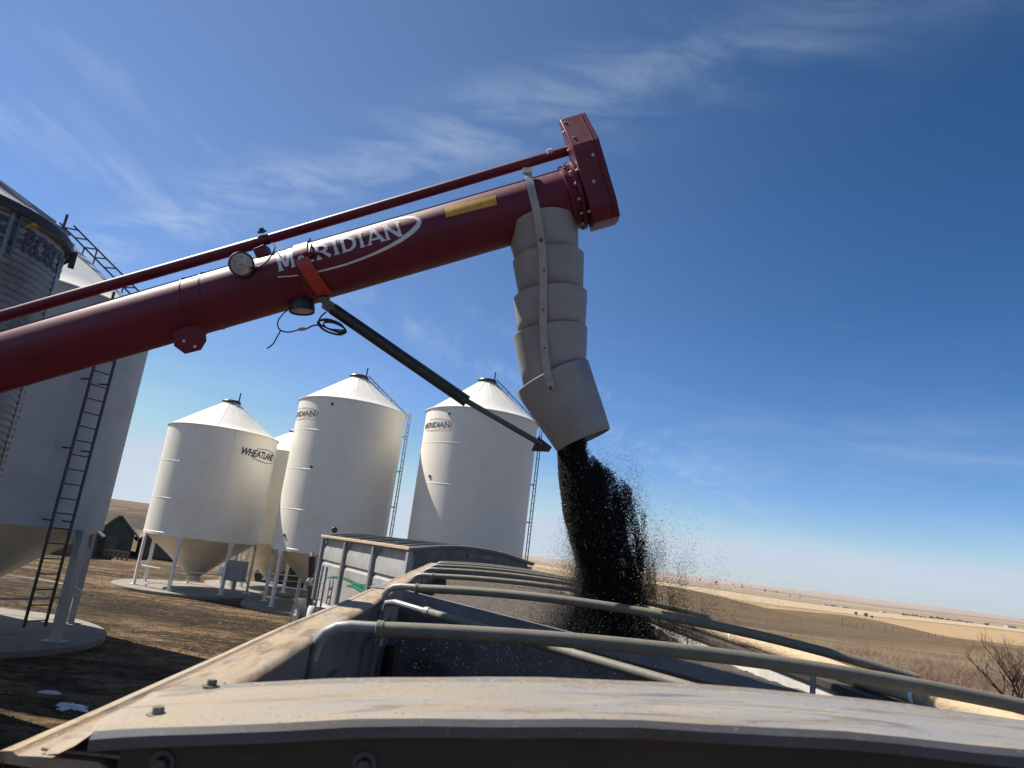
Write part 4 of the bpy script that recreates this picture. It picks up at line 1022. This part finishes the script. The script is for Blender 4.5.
# lettering: block capitals with flared serifs, painted on the tube
def dmap(u, v, off):     # u along the word, v up, in picture-sized units
    return on_tube(279.2+.9612*u-.2757*v*1.0, 271.3-.2757*u-.9612*v, .0015+off)
def glyphs():
    mb = MB(); k_ = [0]
    def st_(pts, wd, sub=5):
        k_[0] += 1; off = .0002*(k_[0] % 7)
        ww = wd if isinstance(wd, list) else [wd]*len(pts); mb.add(*stroke(pts, ww, dmap, off, sub))
    def serif(x, y, wd): st_([(x-wd, y), (x+wd, y)], 1.3, 2)
    def stem(x, h0, h1, wd=3.3):
        st_([(x, h0), (x, (h0+h1)/2), (x, h1)], [wd*1.15, wd*.95, wd*1.15]); serif(x, h0+.6, wd*.85); serif(x, h1-.6, wd*.85)
    H1, H = 19.0, 15.0
    stem(2.2, 0, H1); stem(15.5, 0, H1); st_([(2.6, H1-.5), (8.9, 3.0)], 3.6); st_([(8.9, 3.0), (15.2, H1-.5)], 3.0)
    stem(26, 0, H); 
    for y, L in ((1.2, 36.5), (7.5, 34.5), (H-1.2, 36)): st_([(26, y), (L, y)], 2.3, 4)
    stem(42, 0, H); st_([(42, H-1.2), (48, H-1.2), (51.6, H-3.4), (51.4, H-6.2), (48, 7.3), (42, 7.1)], [2.3, 2.4, 3.0, 3.0, 2.4, 2.2], 4); st_([(47, 7.2), (53.8, .4)], [2.6, 3.4])
    stem(60.5, 0, H)
    stem(68.6, 0, H); st_([(68.6, H-1.2), (74.5, H-1.2), (79.6, H-4.2), (80.2, 7.5), (79.2, 3.8), (74.5, 1.2), (68.6, 1.2)], [2.2, 2.4, 3.3, 3.5, 3.3, 2.4, 2.2], 4)
    stem(87.2, 0, H)
    st_([(94.2, .4), (100.8, H)], [2.4, 2.4]); st_([(101.2, H), (108.8, .4)], [3.2, 3.7]); st_([(96.6, 4.6), (106, 4.6)], 2.0, 3); serif(94.2, .6, 2.6); serif(108.8, .6, 2.8)
    stem(113.6, 0, H, 2.8); st_([(113.2, H-.4), (126.2, .8)], 3.6); stem(126.4, 0, H, 2.8)
    return mb
glyphs().build('lettering', m_decal, tb, angle=180)
sw = MB()
zz = lambda x, y: (260+x/6.02, 200+y/6.02)
SP = [(105, 463), (190, 458), (270, 448), (340, 434), (430, 412), (520, 387), (610, 355), (700, 318), (780, 280), (850, 240), (910, 195), (948, 158), (960, 130), (950, 113), (925, 103), (885, 104), (830, 113), (760, 130), (690, 150), (620, 171), (550, 194), (480, 218), (410, 242)]
SW = [.9, 1.2, 1.5, 1.7, 1.9, 2.1, 2.4, 2.8, 3.3, 4.0, 4.8, 5.0, 4.6, 3.6, 2.4, 2.0, 1.6, 1.3, 1.1, .9, .8, .6, .5]
sw.add(*stroke([zz(*p) for p in SP], SW, lambda u, v, o: on_tube(u, v, .0008), 0, 3)); sw.build('logo_swoosh', m_decal, tb, angle=180)
q = [(444.5, 207.5), (495.5, 195), (497, 204.5), (446, 217.5)]
yd = MB(); V = []; F_ = []
for i in range(9):
    t_ = i/8
    for k in range(5):
        u_ = k/4; a = Vector(q[0]).lerp(Vector(q[1]), t_); b = Vector(q[3]).lerp(Vector(q[2]), t_); c_ = a.lerp(b, u_); V.append(on_tube(c_.x, c_.y, .0015))
for i in range(8):
    for k in range(4): a = i*5+k; F_.append((a, a+1, a+6, a+5))
yd.add(V, F_).build('reflector_strip', m_yellow, tb, angle=180)

# spout: nested poly cones
AZH = AROT.to_3x3().inverted() @ Vector((0, -1, 0))
def cone_between(tl, tr, bl, br_, nm, parent, saddle=0.0, tuck=.14):
    c0 = (AL(*tl)+AL(*tr))/2; c1 = (AL(*bl)+AL(*br_))/2; r0 = (AL(*tl)-AL(*tr)).length/2+(0 if saddle else .006); r1 = (AL(*bl)-AL(*br_)).length/2-(.003 if tuck else 0)
    x0 = (AL(*tr)-AL(*tl)).normalized(); x1 = (AL(*br_)-AL(*bl)).normalized(); mb = MB(); n = 64
    rows = [(0, r0-.011), (0, r0-.004), (.012, r0), (.25, r0+(r1-r0)*.25), (.5, (r0+r1)/2), (.75, r0+(r1-r0)*.75), (.985, r1), (1, r1-.004)]
    if tuck: rows += [(1+tuck, r1*.93)]
    else: rows += [(1, r1-.011), (.5, (r0+r1)/2-.012), (.05, r0-.02)]
    for i, (f_, r) in enumerate(rows):
        c = c0.lerp(c1, f_); x = x0.lerp(x1, min(f_, 1)).normalized(); zz_ = (AZH-x*AZH.dot(x)).normalized()
        for k in range(n):
            a = 2*math.pi*k/n; p = c+(x*math.cos(a)+zz_*math.sin(a)*1.03)*r
            if saddle: p = p+aup*saddle*max(0, 1-f_*1.4)*abs(math.sin(a))**1.5
            mb.v.append(tuple(p))
    for i in range(len(rows)-1):
        for k in range(n): a = i*n+k; b = i*n+(k+1) % n; mb.f.append((a, b, b+n, a+n))
    return mb.build(nm, m_spout, parent, angle=50)
spout = bpy.data.objects.new('spout', None); COL.objects.link(spout); spout.parent = auger
SEG = [((507.5, 237), (578, 222), (515, 262), (579, 256)), ((513.6, 263), (583, 256), (518, 296), (583.5, 291)), ((514.2, 300), (586.2, 294), (517.8, 334), (586, 327)),
       ((514.2, 338), (586.2, 329), (523, 386), (586.5, 363)), ((517.6, 394), (587.2, 361), (557, 452), (610.5, 429))]
for k_, sg in enumerate(SEG): cone_between(*sg, 'spout_section', spout, .030 if k_ == 0 else 0.0, 0 if k_ == 4 else .14)
# the long strap down the spout
sp = [(527.5, 170, .10), (529, 178, .165), (533, 197, .215), (536, 208, .232), (538, 219, .240), (541, 240, .236), (543, 262, .232), (543.3, 285, .232), (543.0, 310, .232), (543.5, 335, .232), (545, 357, .238), (547.2, 372, .262), (551.5, 391, .272)]
v = []; fc = []
for i, (x, y, z) in enumerate(sp):
    wd = 3.9 if i else 3.2
    x2, y2, _ = sp[min(i+1, len(sp)-1)]; x1, y1, _ = sp[max(i-1, 0)]; L_ = math.hypot(x2-x1, y2-y1); nx2, ny2 = (y2-y1)/L_, -(x2-x1)/L_
    for e, dz in ((-1, 0), (1, 0), (1, -.006), (-1, -.006)): v.append(AL(x+nx2*wd*e, y+ny2*wd*e, z+dz))
    if i:
        for k in range(4): a = 4*(i-1)+k; b = 4*(i-1)+(k+1) % 4; fc.append((a, b, b+4, a+4))
fc += [(3, 2, 1, 0), tuple(4*(len(sp)-1)+k for k in range(4))]
stp = MB().add(v, fc).build('hanging_strap', m_strap, spout, angle=50)
for x, y, z in ((541, 240, .237), (544, 270, .23), (543.5, 310, .23), (544.5, 348, .23), (550.5, 388, .275)): MB().bolt(AL(x, y, z), az_, .007, .006).build('rivet', m_rod, stp)
MB().box(AL(527.5, 171, .11), (.055, .03, .04)).build('strap_clip', m_decal, stp)
# control strut between tube and spout
c0, c1, c2 = AL(333, 309, .05), AL(467, 401.5, .07), AL(541, 444, .09)
strut = MB().tube([c0, c1], .036, 16).build('control_strut', m_cyl, auger)
MB().tube([c0-(c1-c0).normalized()*.06, c0+(c1-c0).normalized()*.02], .034, 16).build('strut_collar', m_strap, strut)
MB().tube([c1-(c1-c0)*.02, c2], .017, 12).build('strut_rod', m_rod, strut)
MB().prism([(538, 436), (552, 447), (549, 452), (531, 451)], lambda u, v: AL(u, v, .10), lambda u, v: AL(u, v, .06)).build('strut_clevis', m_black_steel, strut, bevel=.004)
MB().prism([(316, 297), (325, 296), (336, 309), (328, 311)], lambda u, v: AL(u, v, .09), lambda u, v: AL(u, v, .02)).build('strut_bracket', m_rod, strut, bevel=.004)
# loose cables
r2 = random.Random(4); pth = [AL(326, 312, .08), AL(320, 318, .09), AL(320, 324, .1), AL(330, 329, .1)]
for k in range(34):
    a = k*.98; w1, w2 = 12.5+3*math.sin(k*.5), 5.2+1.8*math.cos(k*.43)
    pth.append(AL(333+w1*math.cos(a), 327+w2*math.sin(a)+.28*w1*math.cos(a), .10+.035*math.sin(k*1.7)))
pth += [AL(318, 325, .1), AL(306, 329, .1), AL(303, 329, .1)]
cb = MB().tube(smooth_path(pth), .0048, 6).build('cable', m_cable, auger)
MB().tube([AL(305, 328.8, .1), AL(299, 329.5, .1)], .010, 8).build('cable_plug', m_strap, cb)
MB().tube(smooth_path([AL(299, 329.5, .1), AL(290, 332, .1), AL(282, 331, .1), AL(278, 327, .1), AL(278.5, 320, .09), AL(284, 313, .08), AL(288, 310, .06)]), .0042, 6).tube(smooth_path([AL(281, 330, .1), AL(277, 337, .1), AL(273, 344, .1), AL(267, 348.5, .1)]), .0042, 6).build('cable', m_cable, auger)

# ---------------------------------------------------------------- falling grain (nobody could count it)
OCT_V = np.array([(1,0,0),(-1,0,0),(0,1,0),(0,-1,0),(0,0,1),(0,0,-1)], np.float32)
OCT_F = np.array([(0,2,4),(2,1,4),(1,3,4),(3,0,4),(2,0,5),(1,2,5),(3,1,5),(0,3,5)], np.int32)
def grains(P, r, elong=1.0, g_=rng):
    n = len(P); V = OCT_V[None]*r[:, None, None]*np.array([1, elong, 1])[None, None]
    a = g_.uniform(0, 6.28, n); ca, sa = np.cos(a)[:, None], np.sin(a)[:, None]
    X = V[..., 0]*ca-V[..., 2]*sa; Zz = V[..., 0]*sa+V[..., 2]*ca
    b = g_.normal(0, .5, n)[:, None]; cb_, sb = np.cos(b), np.sin(b)
    Y = V[..., 1]*cb_+X*sb; X = X*cb_-V[..., 1]*sb
    return (np.stack([X, Y, Zz], -1)+P[:, None]).reshape(-1, 3), (OCT_F[None]+(np.arange(n)*6)[:, None, None]).reshape(-1, 3)
rows = np.array([(438, 559, 586), (452, 557.5, 590), (466, 558, 604), (476, 558.5, 620), (490, 560, 632), (515, 563.5, 645), (540, 570, 646), (562, 577, 644), (590, 579, 641), (610, 572, 644), (635, 560, 656), (690, 552, 674), (730, 556, 672)], float)
def stream_pts(n, core=1.0, g_=rng):
    y = g_.uniform(438, 730, n); L = np.interp(y, rows[:, 0], rows[:, 1]); Rg = np.interp(y, rows[:, 0], rows[:, 2])
    u = g_.beta(1.15, 1.45, n); x = L+(Rg-L)*u*1.02
    x = x+g_.normal(0, 1, n)*np.clip((y-470)/60, .25, 2.2)*np.where(g_.uniform(0, 1, n) < .5, 1.0, .3)
    hw = (Rg-L)/2*S0; mid = (L+Rg)/2; q = np.clip(1-((x-mid)/((Rg-L)/2+1e-6))**2, .02, 1)
    z = g_.uniform(-1, 1, n)*hw*np.sqrt(q)*.8
    clump = np.sin(x*.21+y*.055)+np.sin(x*.47-y*.09+1.7)*.7
    return x, y, z, u, clump
def toL(x, y, z): k = (Z0-z)/FPX; return np.stack([(x-512)*k, -(y-384)*k, z], -1)
x, y, z, u, cl_ = stream_pts(260000)
keep = rng.uniform(0, 1, len(x)) < np.clip(1.25-1.05*np.clip((u-.5)/.5, 0, 1)*np.clip((600-y)/60, .35, 1)+.26*cl_*(u > .45), .10, 1)
P1 = toL(x[keep], y[keep], z[keep])
# halo of loose seed
def blob(n, cx, cy, sx_, sy_, g_=rng):
    return g_.normal(cx, sx_, n), g_.normal(cy, sy_, n)
hx_, hy_ = [], []
def edge(y, c): return np.interp(y, rows[:, 0], rows[:, c])
# seed drifting off the right side, more and farther the lower it is, in ragged curtains
yy_ = rng.normal(604, 34, 62000); yy_ = yy_[(yy_ > 462) & (yy_ < 668)]
sc_ = np.clip(5+(yy_-480)*.17, 4, 30)
xx_ = edge(yy_, 2)-4+rng.exponential(1.0, len(yy_))*sc_
w_ = .35+.65*np.clip(np.sin(xx_*.19+yy_*.05)+.6*np.sin(xx_*.41-yy_*.07+1)+.4, 0, 1)
k_ = rng.uniform(0, 1, len(yy_)) < w_; hx_.append(xx_[k_]); hy_.append(yy_[k_])
# and off the left side
yy_ = rng.normal(612, 34, 40000); yy_ = yy_[(yy_ > 515) & (yy_ < 675)]
xx_ = edge(yy_, 1)+3-rng.exponential(1.0, len(yy_))*np.clip(3+(yy_-510)*.11, 3, 15); hx_.append(xx_); hy_.append(yy_)
for n, cx, cy, sx2, sy2 in ((9000, 630, 520, 10, 30), (1500, 604, 472, 8, 12), (9000, 682, 626, 20, 12), (20000, 630, 645, 40, 20), (16000, 570, 645, 22, 22), (1800, 665, 560, 22, 30), (600, 600, 540, 55, 55)):
    a, b = blob(n, cx, cy, sx2, sy2); hx_.append(a); hy_.append(b)
hx_ = np.concatenate(hx_); hy_ = np.concatenate(hy_); ok = (hy_ > 440) & (hy_ < 700) & ((hx_ > 556) | (hy_ > 505))
P2 = toL(hx_[ok], hy_[ok], rng.normal(0, .11, ok.sum()))
PP = np.concatenate([P1, P2]); rad_ = np.concatenate([rng.uniform(.0018, .0036, len(P1)), rng.uniform(.0008, .0019, len(P2))])
V, F_ = grains(PP, rad_, 1.35)
fgo = np_mesh('falling_grain', V, F_, m_seed); fgo.matrix_world = AROT
tag(fgo, 'dense stream of black seed pouring from the grey spout into the trailer', 'grain', None, 'stuff')
# pale chaff drifting about the stream
n = 800; cx = np.concatenate([rng.normal(600, 70, n), rng.uniform(330, 760, 260), rng.uniform(320, 700, 1400)]); cy = np.concatenate([rng.normal(560, 70, n), rng.uniform(250, 560, 260), rng.normal(650, 24, 1400)])
cz_ = np.concatenate([rng.normal(.15, .22, n), rng.normal(.2, .5, 260), rng.uniform(.3, 1.3, 1400)])
PC = toL(cx, cy, cz_); V, F_ = grains(PC, rng.uniform(.0007, .0018, len(PC)), 1.3)
o = np_mesh('drifting_chaff', V, F_, m_chaff); o.matrix_world = AROT; tag(o, 'pale flecks of chaff drifting around the falling grain', 'chaff', None, 'stuff')

# ---------------------------------------------------------------- vegetation
def blades(name, label, cat, pts, h, wd, m_, lean=.45, seed=3):
    g_ = np.random.default_rng(seed); n = len(pts); a = g_.uniform(0, 6.28, n); hh = h*g_.uniform(.45, 1.2, n); ww = wd*g_.uniform(.6, 1.3, n)
    base_ = np.stack([pts[:, 0], pts[:, 1], ground_h(pts[:, 0], pts[:, 1])-.01], -1)
    side_ = np.stack([np.cos(a), np.sin(a), 0*a], -1)*ww[:, None]/2
    ld = g_.normal(0, lean, (n, 2))*hh[:, None]
    top = base_+np.stack([ld[:, 0], ld[:, 1], hh], -1)
    mid_ = (base_+top)/2+np.stack([-ld[:, 0]*.15, -ld[:, 1]*.15, hh*.08], -1)
    V = np.stack([base_-side_, base_+side_, mid_-side_*.7, mid_+side_*.7, top], 1).reshape(-1, 3)
    o5 = (np.arange(n)*5)[:, None, None]; F_ = (np.array([(0,1,3),(0,3,2),(2,3,4)])[None]+o5).reshape(-1, 3)
    ob = np_mesh(name, V, F_, m_); return tag(ob, label, cat, None, 'stuff')
def scatter(n, az0, az1, r0, r1, seed, pw=1.0):
    g_ = np.random.default_rng(seed); a = np.radians(g_.uniform(az0, az1, n)); r = r0+(r1-r0)*g_.uniform(0, 1, n)**pw
    p = np.stack([r*np.sin(a), r*np.cos(a)], -1); k = np.sin(p[:, 0]*.9+1.2*np.sin(p[:, 1]*.5))*np.cos(p[:, 1]*.7+.9*np.sin(p[:, 0]*.37))
    p = p[g_.uniform(-.9, 1.1, n) < k]
    out = np.ones(len(p), bool)
    for bx, by, br2 in ((wx, wy, 2.9), (mx, my, 3.0), (nx_, ny_, 3.0), (hx, hy, 2.9), (lx, ly, 3.4)): out &= np.hypot(p[:, 0]-bx, p[:, 1]-by) > br2
    return p[out]
blades('yard_grass', 'trampled dry straw and grass covering the yard', 'grass', scatter(42000, -46, -8, 9, 46, 5, .8), .07, .011, m_drygrass, .9)
blades('field_grass', 'dry tawny grass on the slope beyond the trailer', 'grass', scatter(60000, 8, 46, 22, 70, 6, .8), .13, .011, m_fieldgrass, .6)
blades('brush', 'russet leafless brush on the slope near the bare tree', 'brush', np.concatenate([scatter(60000, 30, 50, 26, 44, 9, .9), scatter(30000, 24, 50, 27, 50, 19, .9)]), .50, .009, m_weed, .55)

_p = scatter(26000, -46, -6, 8, 36, 17, .8); _h = .007+.03*rng.beta(1.0, 4.0, len(_p))
_P = np.stack([_p[:, 0], _p[:, 1], ground_h(_p[:, 0], _p[:, 1])+_h*.25], -1); V, F_ = grains(_P, _h, .8)
tag(np_mesh('mud_clods', V, F_, material('mud_clod', (.055, .037, .024), .95, other=(.15, .105, .065), nscale=.8)), 'small clods of mud and stones strewn over the yard', 'clods', None, 'stuff')

# bare tree at the edge of the slope
def bare_tree(name, label, x, y, h, seed, spread=1.0):
    r2 = random.Random(seed); t = thing(name, label, 'tree', (x, y, float(ground_h(x, y))))
    tr = MB(); tw = MB()
    def grow(p, d, L, r, dep):
        q = p+d*L; mid_ = p.lerp(q, .5)+Vector((r2.uniform(-1, 1), r2.uniform(-1, 1), r2.uniform(-.3, .6)))*L*.06
        (tr if dep < 2 else tw).tube([p, mid_, q], [r, r*.85, r*.66], 6 if dep < 2 else 4, dep < 2)
        if dep >= 6: return
        for k in range(3 if dep in (0, 1, 2, 4) else 2):
            ax_ = Vector((r2.uniform(-1, 1), r2.uniform(-1, 1), r2.uniform(-.2, .9))).normalized()
            nd = (d*.78+ax_*(.75*spread)).normalized(); nd = (nd+Vector((0, 0, .14))).normalized()
            grow(p.lerp(q, r2.uniform(.45, 1.0) if k else 1.0), nd, L*r2.uniform(.58, .82), r*.62, dep+1)
    for k in range(3):
        grow(Vector((r2.uniform(-.12, .12), r2.uniform(-.12, .12), -.1)), Vector((r2.uniform(-.65, .5), r2.uniform(-.3, .3), 1)).normalized(), h*.30, h*.02, 0)
    tr.build('trunk', m_bark, t); tw.build('crown', m_twig, t, angle=180); return t
bt = at_dist(1022, 690, 27.0); bare_tree('bare_tree', 'leafless tree with spreading grey twigs at the slope edge', bt.x, bt.y, 3.3, 21)

# far trees: one spruce and one bare crown, copied
def spruce():
    t = thing('spruce_tree', '', 'tree'); r2 = random.Random(2)
    MB().tube([(0, 0, -.3), (0, 0, 6.6)], [.18, .03], 6).build('trunk', m_bark, t)
    mb = MB()
    for k in range(520):
        f_ = r2.random()**.8; z = .5+6.3*f_; rr_ = (1.75*(1-f_)+.1)*r2.uniform(.35, 1.0); a = r2.uniform(0, 6.28); c = Vector((rr_*math.cos(a), rr_*math.sin(a), z))
        o_ = Vector((math.cos(a), math.sin(a), -.35)).normalized()*r2.uniform(.3, .55); s_ = Vector((-math.sin(a), math.cos(a), r2.uniform(-.3, .3)))*r2.uniform(.16, .3)
        mb.add([c-s_-o_*.4, c+s_-o_*.4, c+o_], [(0, 1, 2)])
    mb.build('crown', m_conifer, t, angle=180); return t
def roundtree():
    t = thing('prairie_tree', '', 'tree'); r2 = random.Random(5)
    MB().tube([(0, 0, -.3), (.05, 0, 2.2)], [.2, .1], 6).build('trunk', m_bark, t)
    mb = MB()
    for k in range(420):
        d_ = Vector((r2.gauss(0, 1), r2.gauss(0, 1), r2.gauss(0, 1))).normalized()*r2.uniform(.5, 1.0); c = Vector((d_.x*2.0, d_.y*2.0, 3.2+d_.z*1.8))
        mb.tube([Vector((d_.x*.4, d_.y*.4, 2.2+d_.z*.6)), c], [.035, .012], 3, False)
        e = Vector((r2.gauss(0, 1), r2.gauss(0, 1), r2.gauss(0, 1)))*.28; f2 = Vector((r2.gauss(0, 1), r2.gauss(0, 1), r2.gauss(0, 1)))*.28
        mb.add([c, c+e, c+f2], [(0, 1, 2)])
    mb.build('crown', m_leafless, t, angle=180); return t
def hit_ground(px, py):
    v = ray(px, py); prev = 5.0
    for k in np.geomspace(15, 9000, 4000):
        p = CAM+v*k
        if p.z < float(ground_h(p.x, p.y)): return p
    h = math.hypot(v.x, v.y); return CAM+v*(7000/h)
t = None
for k in range(15):
    q = hit_ground(842+k*7.2, 626.5+k*.92)
    if not 70 < math.hypot(q.x, q.y) < 400: continue
    if t is None:
        org = q.copy(); t = thing('pasture_fence', 'thin line of grey fence posts along the far edge of the pasture', 'fence', org)
    MB().box((q.x-org.x, q.y-org.y, float(ground_h(q.x, q.y))-org.z+.4), (.06, .06, .95)).build('post', m_wood, t)
sp0, rt0 = spruce(), roundtree()
FARK = .62
FAR = [('s', 722, 625.5, 2.4, 'dark lone spruce just beyond the trailer\'s far hoops'), ('s', 742, 588.5, 2.8, 'tallest dark spruce on the far field line'),
       ('r', 716, 584.5, 2.0, 'small bush left of the tallest far spruce'), ('r', 765, 592.5, 1.8, 'bare tree first to the right of the tallest far spruce'),
       ('r', 776, 593.5, 1.4, 'low tree between the far spruce and the dark round bush'), ('s', 800, 598.5, 2.0, 'short spruce standing alone on the far field line'),
       ('r', 790, 597, 1.2, 'tiny bush beside the short far spruce'), ('r', 856, 616, 2.3, 'leafless tree leftmost of the cluster in the pale stubble field'),
       ('r', 866, 618, 2.8, 'tallest leafless tree of the cluster in the pale stubble field'), ('r', 872, 619, 1.9, 'leafless tree rightmost of the cluster in the pale stubble field'),
       ('r', 733, 585.5, 1.2, 'low bush close on the left of the tallest far spruce'), ('r', 700, 581.5, 1.6, 'bush nearest the falling grain on the far field line')]
done = {'s': 0, 'r': 0}
for kind, px, py, hpx, lab in FAR:
    q = hit_ground(px, py); src = sp0 if kind == 's' else rt0
    o = src if not done[kind] else copy_tree(src); done[kind] += 1
    D = math.hypot(q.x, q.y); want = hpx*2.6*FARK*D/FPX; k = want/(7.0 if kind == 's' else 5.0)
    o.location = (q.x, q.y, float(ground_h(q.x, q.y))); o.scale = (k, k, k); o.rotation_euler = (0, 0, px*1.7); o['label'] = lab; o['group'] = 'trees far out on the prairie'
# shelterbelt along the skyline, farm buildings
g_ = random.Random(9)
for i in range(34):
    px = 903+i*2.35+g_.uniform(-1.1, 1.1) if i < 30 else (955+i); py = 600.5+(px-905)*.142+g_.uniform(0, .5)
    D = g_.uniform(2300, 2500); v = ray(px, py); h = math.hypot(v.x, v.y); xx, yy = v.x/h*D, v.y/h*D
    o = copy_tree(rt0); zg = float(ground_h(xx, yy)); k = g_.uniform(.8, 1.7); o.scale = (k*1.4, k*1.4, k); o.rotation_euler = (0, 0, g_.uniform(0, 6)); o.location = (xx, yy, zg)
    o['label'] = 'bare tree in the dark shelterbelt row along the skyline'; o['group'] = 'shelterbelt trees on the skyline'
for i, (px, py, w_, h_, lab) in enumerate(((827, 596, 16, 5, 'small white farmhouse leftmost on the skyline farmstead'), (833, 597, 20, 7, 'taller white shed in the skyline farmstead'), (846, 598.5, 26, 5, 'long pale machine shed right of the skyline farmstead'),
                                           (884, 603, 14, 5, 'tiny white farm shed alone on the skyline'), (1012, 619.5, 40, 9, 'long white barn on the skyline behind the bare tree'))):
    D = 2600; v = ray(px, py); h = math.hypot(v.x, v.y); xx, yy = v.x/h*D, v.y/h*D; zg = float(ground_h(xx, yy))
    t = thing('farm_building', lab, 'farm building', (xx, yy, zg), R_(8*i-10))
    MB().prism([(-w_/2, -2), (w_/2, -2), (w_/2, h_*.65), (-w_/2, h_*.65)], lambda u, v: (u, 0, v), lambda u, v: (u, 12, v)).build('wall', m_farwall, t)
    MB().prism([(0, h_*.65), (6, h_), (12, h_*.65)], lambda u, v: (-w_/2-.4, u, v), lambda u, v: (w_/2+.4, u, v)).build('roof', m_farroof, t)

# ---------------------------------------------------------------- the air
HZ = 13000.0
hm = bpy.data.materials.new('air'); hm.use_nodes = True; hn = hm.node_tree; hn.nodes.clear()
pv = hn.nodes.new('ShaderNodeVolumePrincipled'); pv.inputs['Color'].default_value = (.86, .90, .96, 1); pv.inputs['Density'].default_value = 4.0e-5; pv.inputs['Anisotropy'].default_value = .2
ho = hn.nodes.new('ShaderNodeOutputMaterial'); hn.links.new(pv.outputs[0], ho.inputs['Volume'])
zlo, zhi = float(gv[:, 2].min())-1, 90.0
mb = MB().box((0, 0, (zlo+zhi)/2), (2*14100, 2*14100, zhi-zlo)); o = mb.build('haze', hm); o['kind'] = 'stuff'; o['label'] = 'thin dry haze over the far prairie'
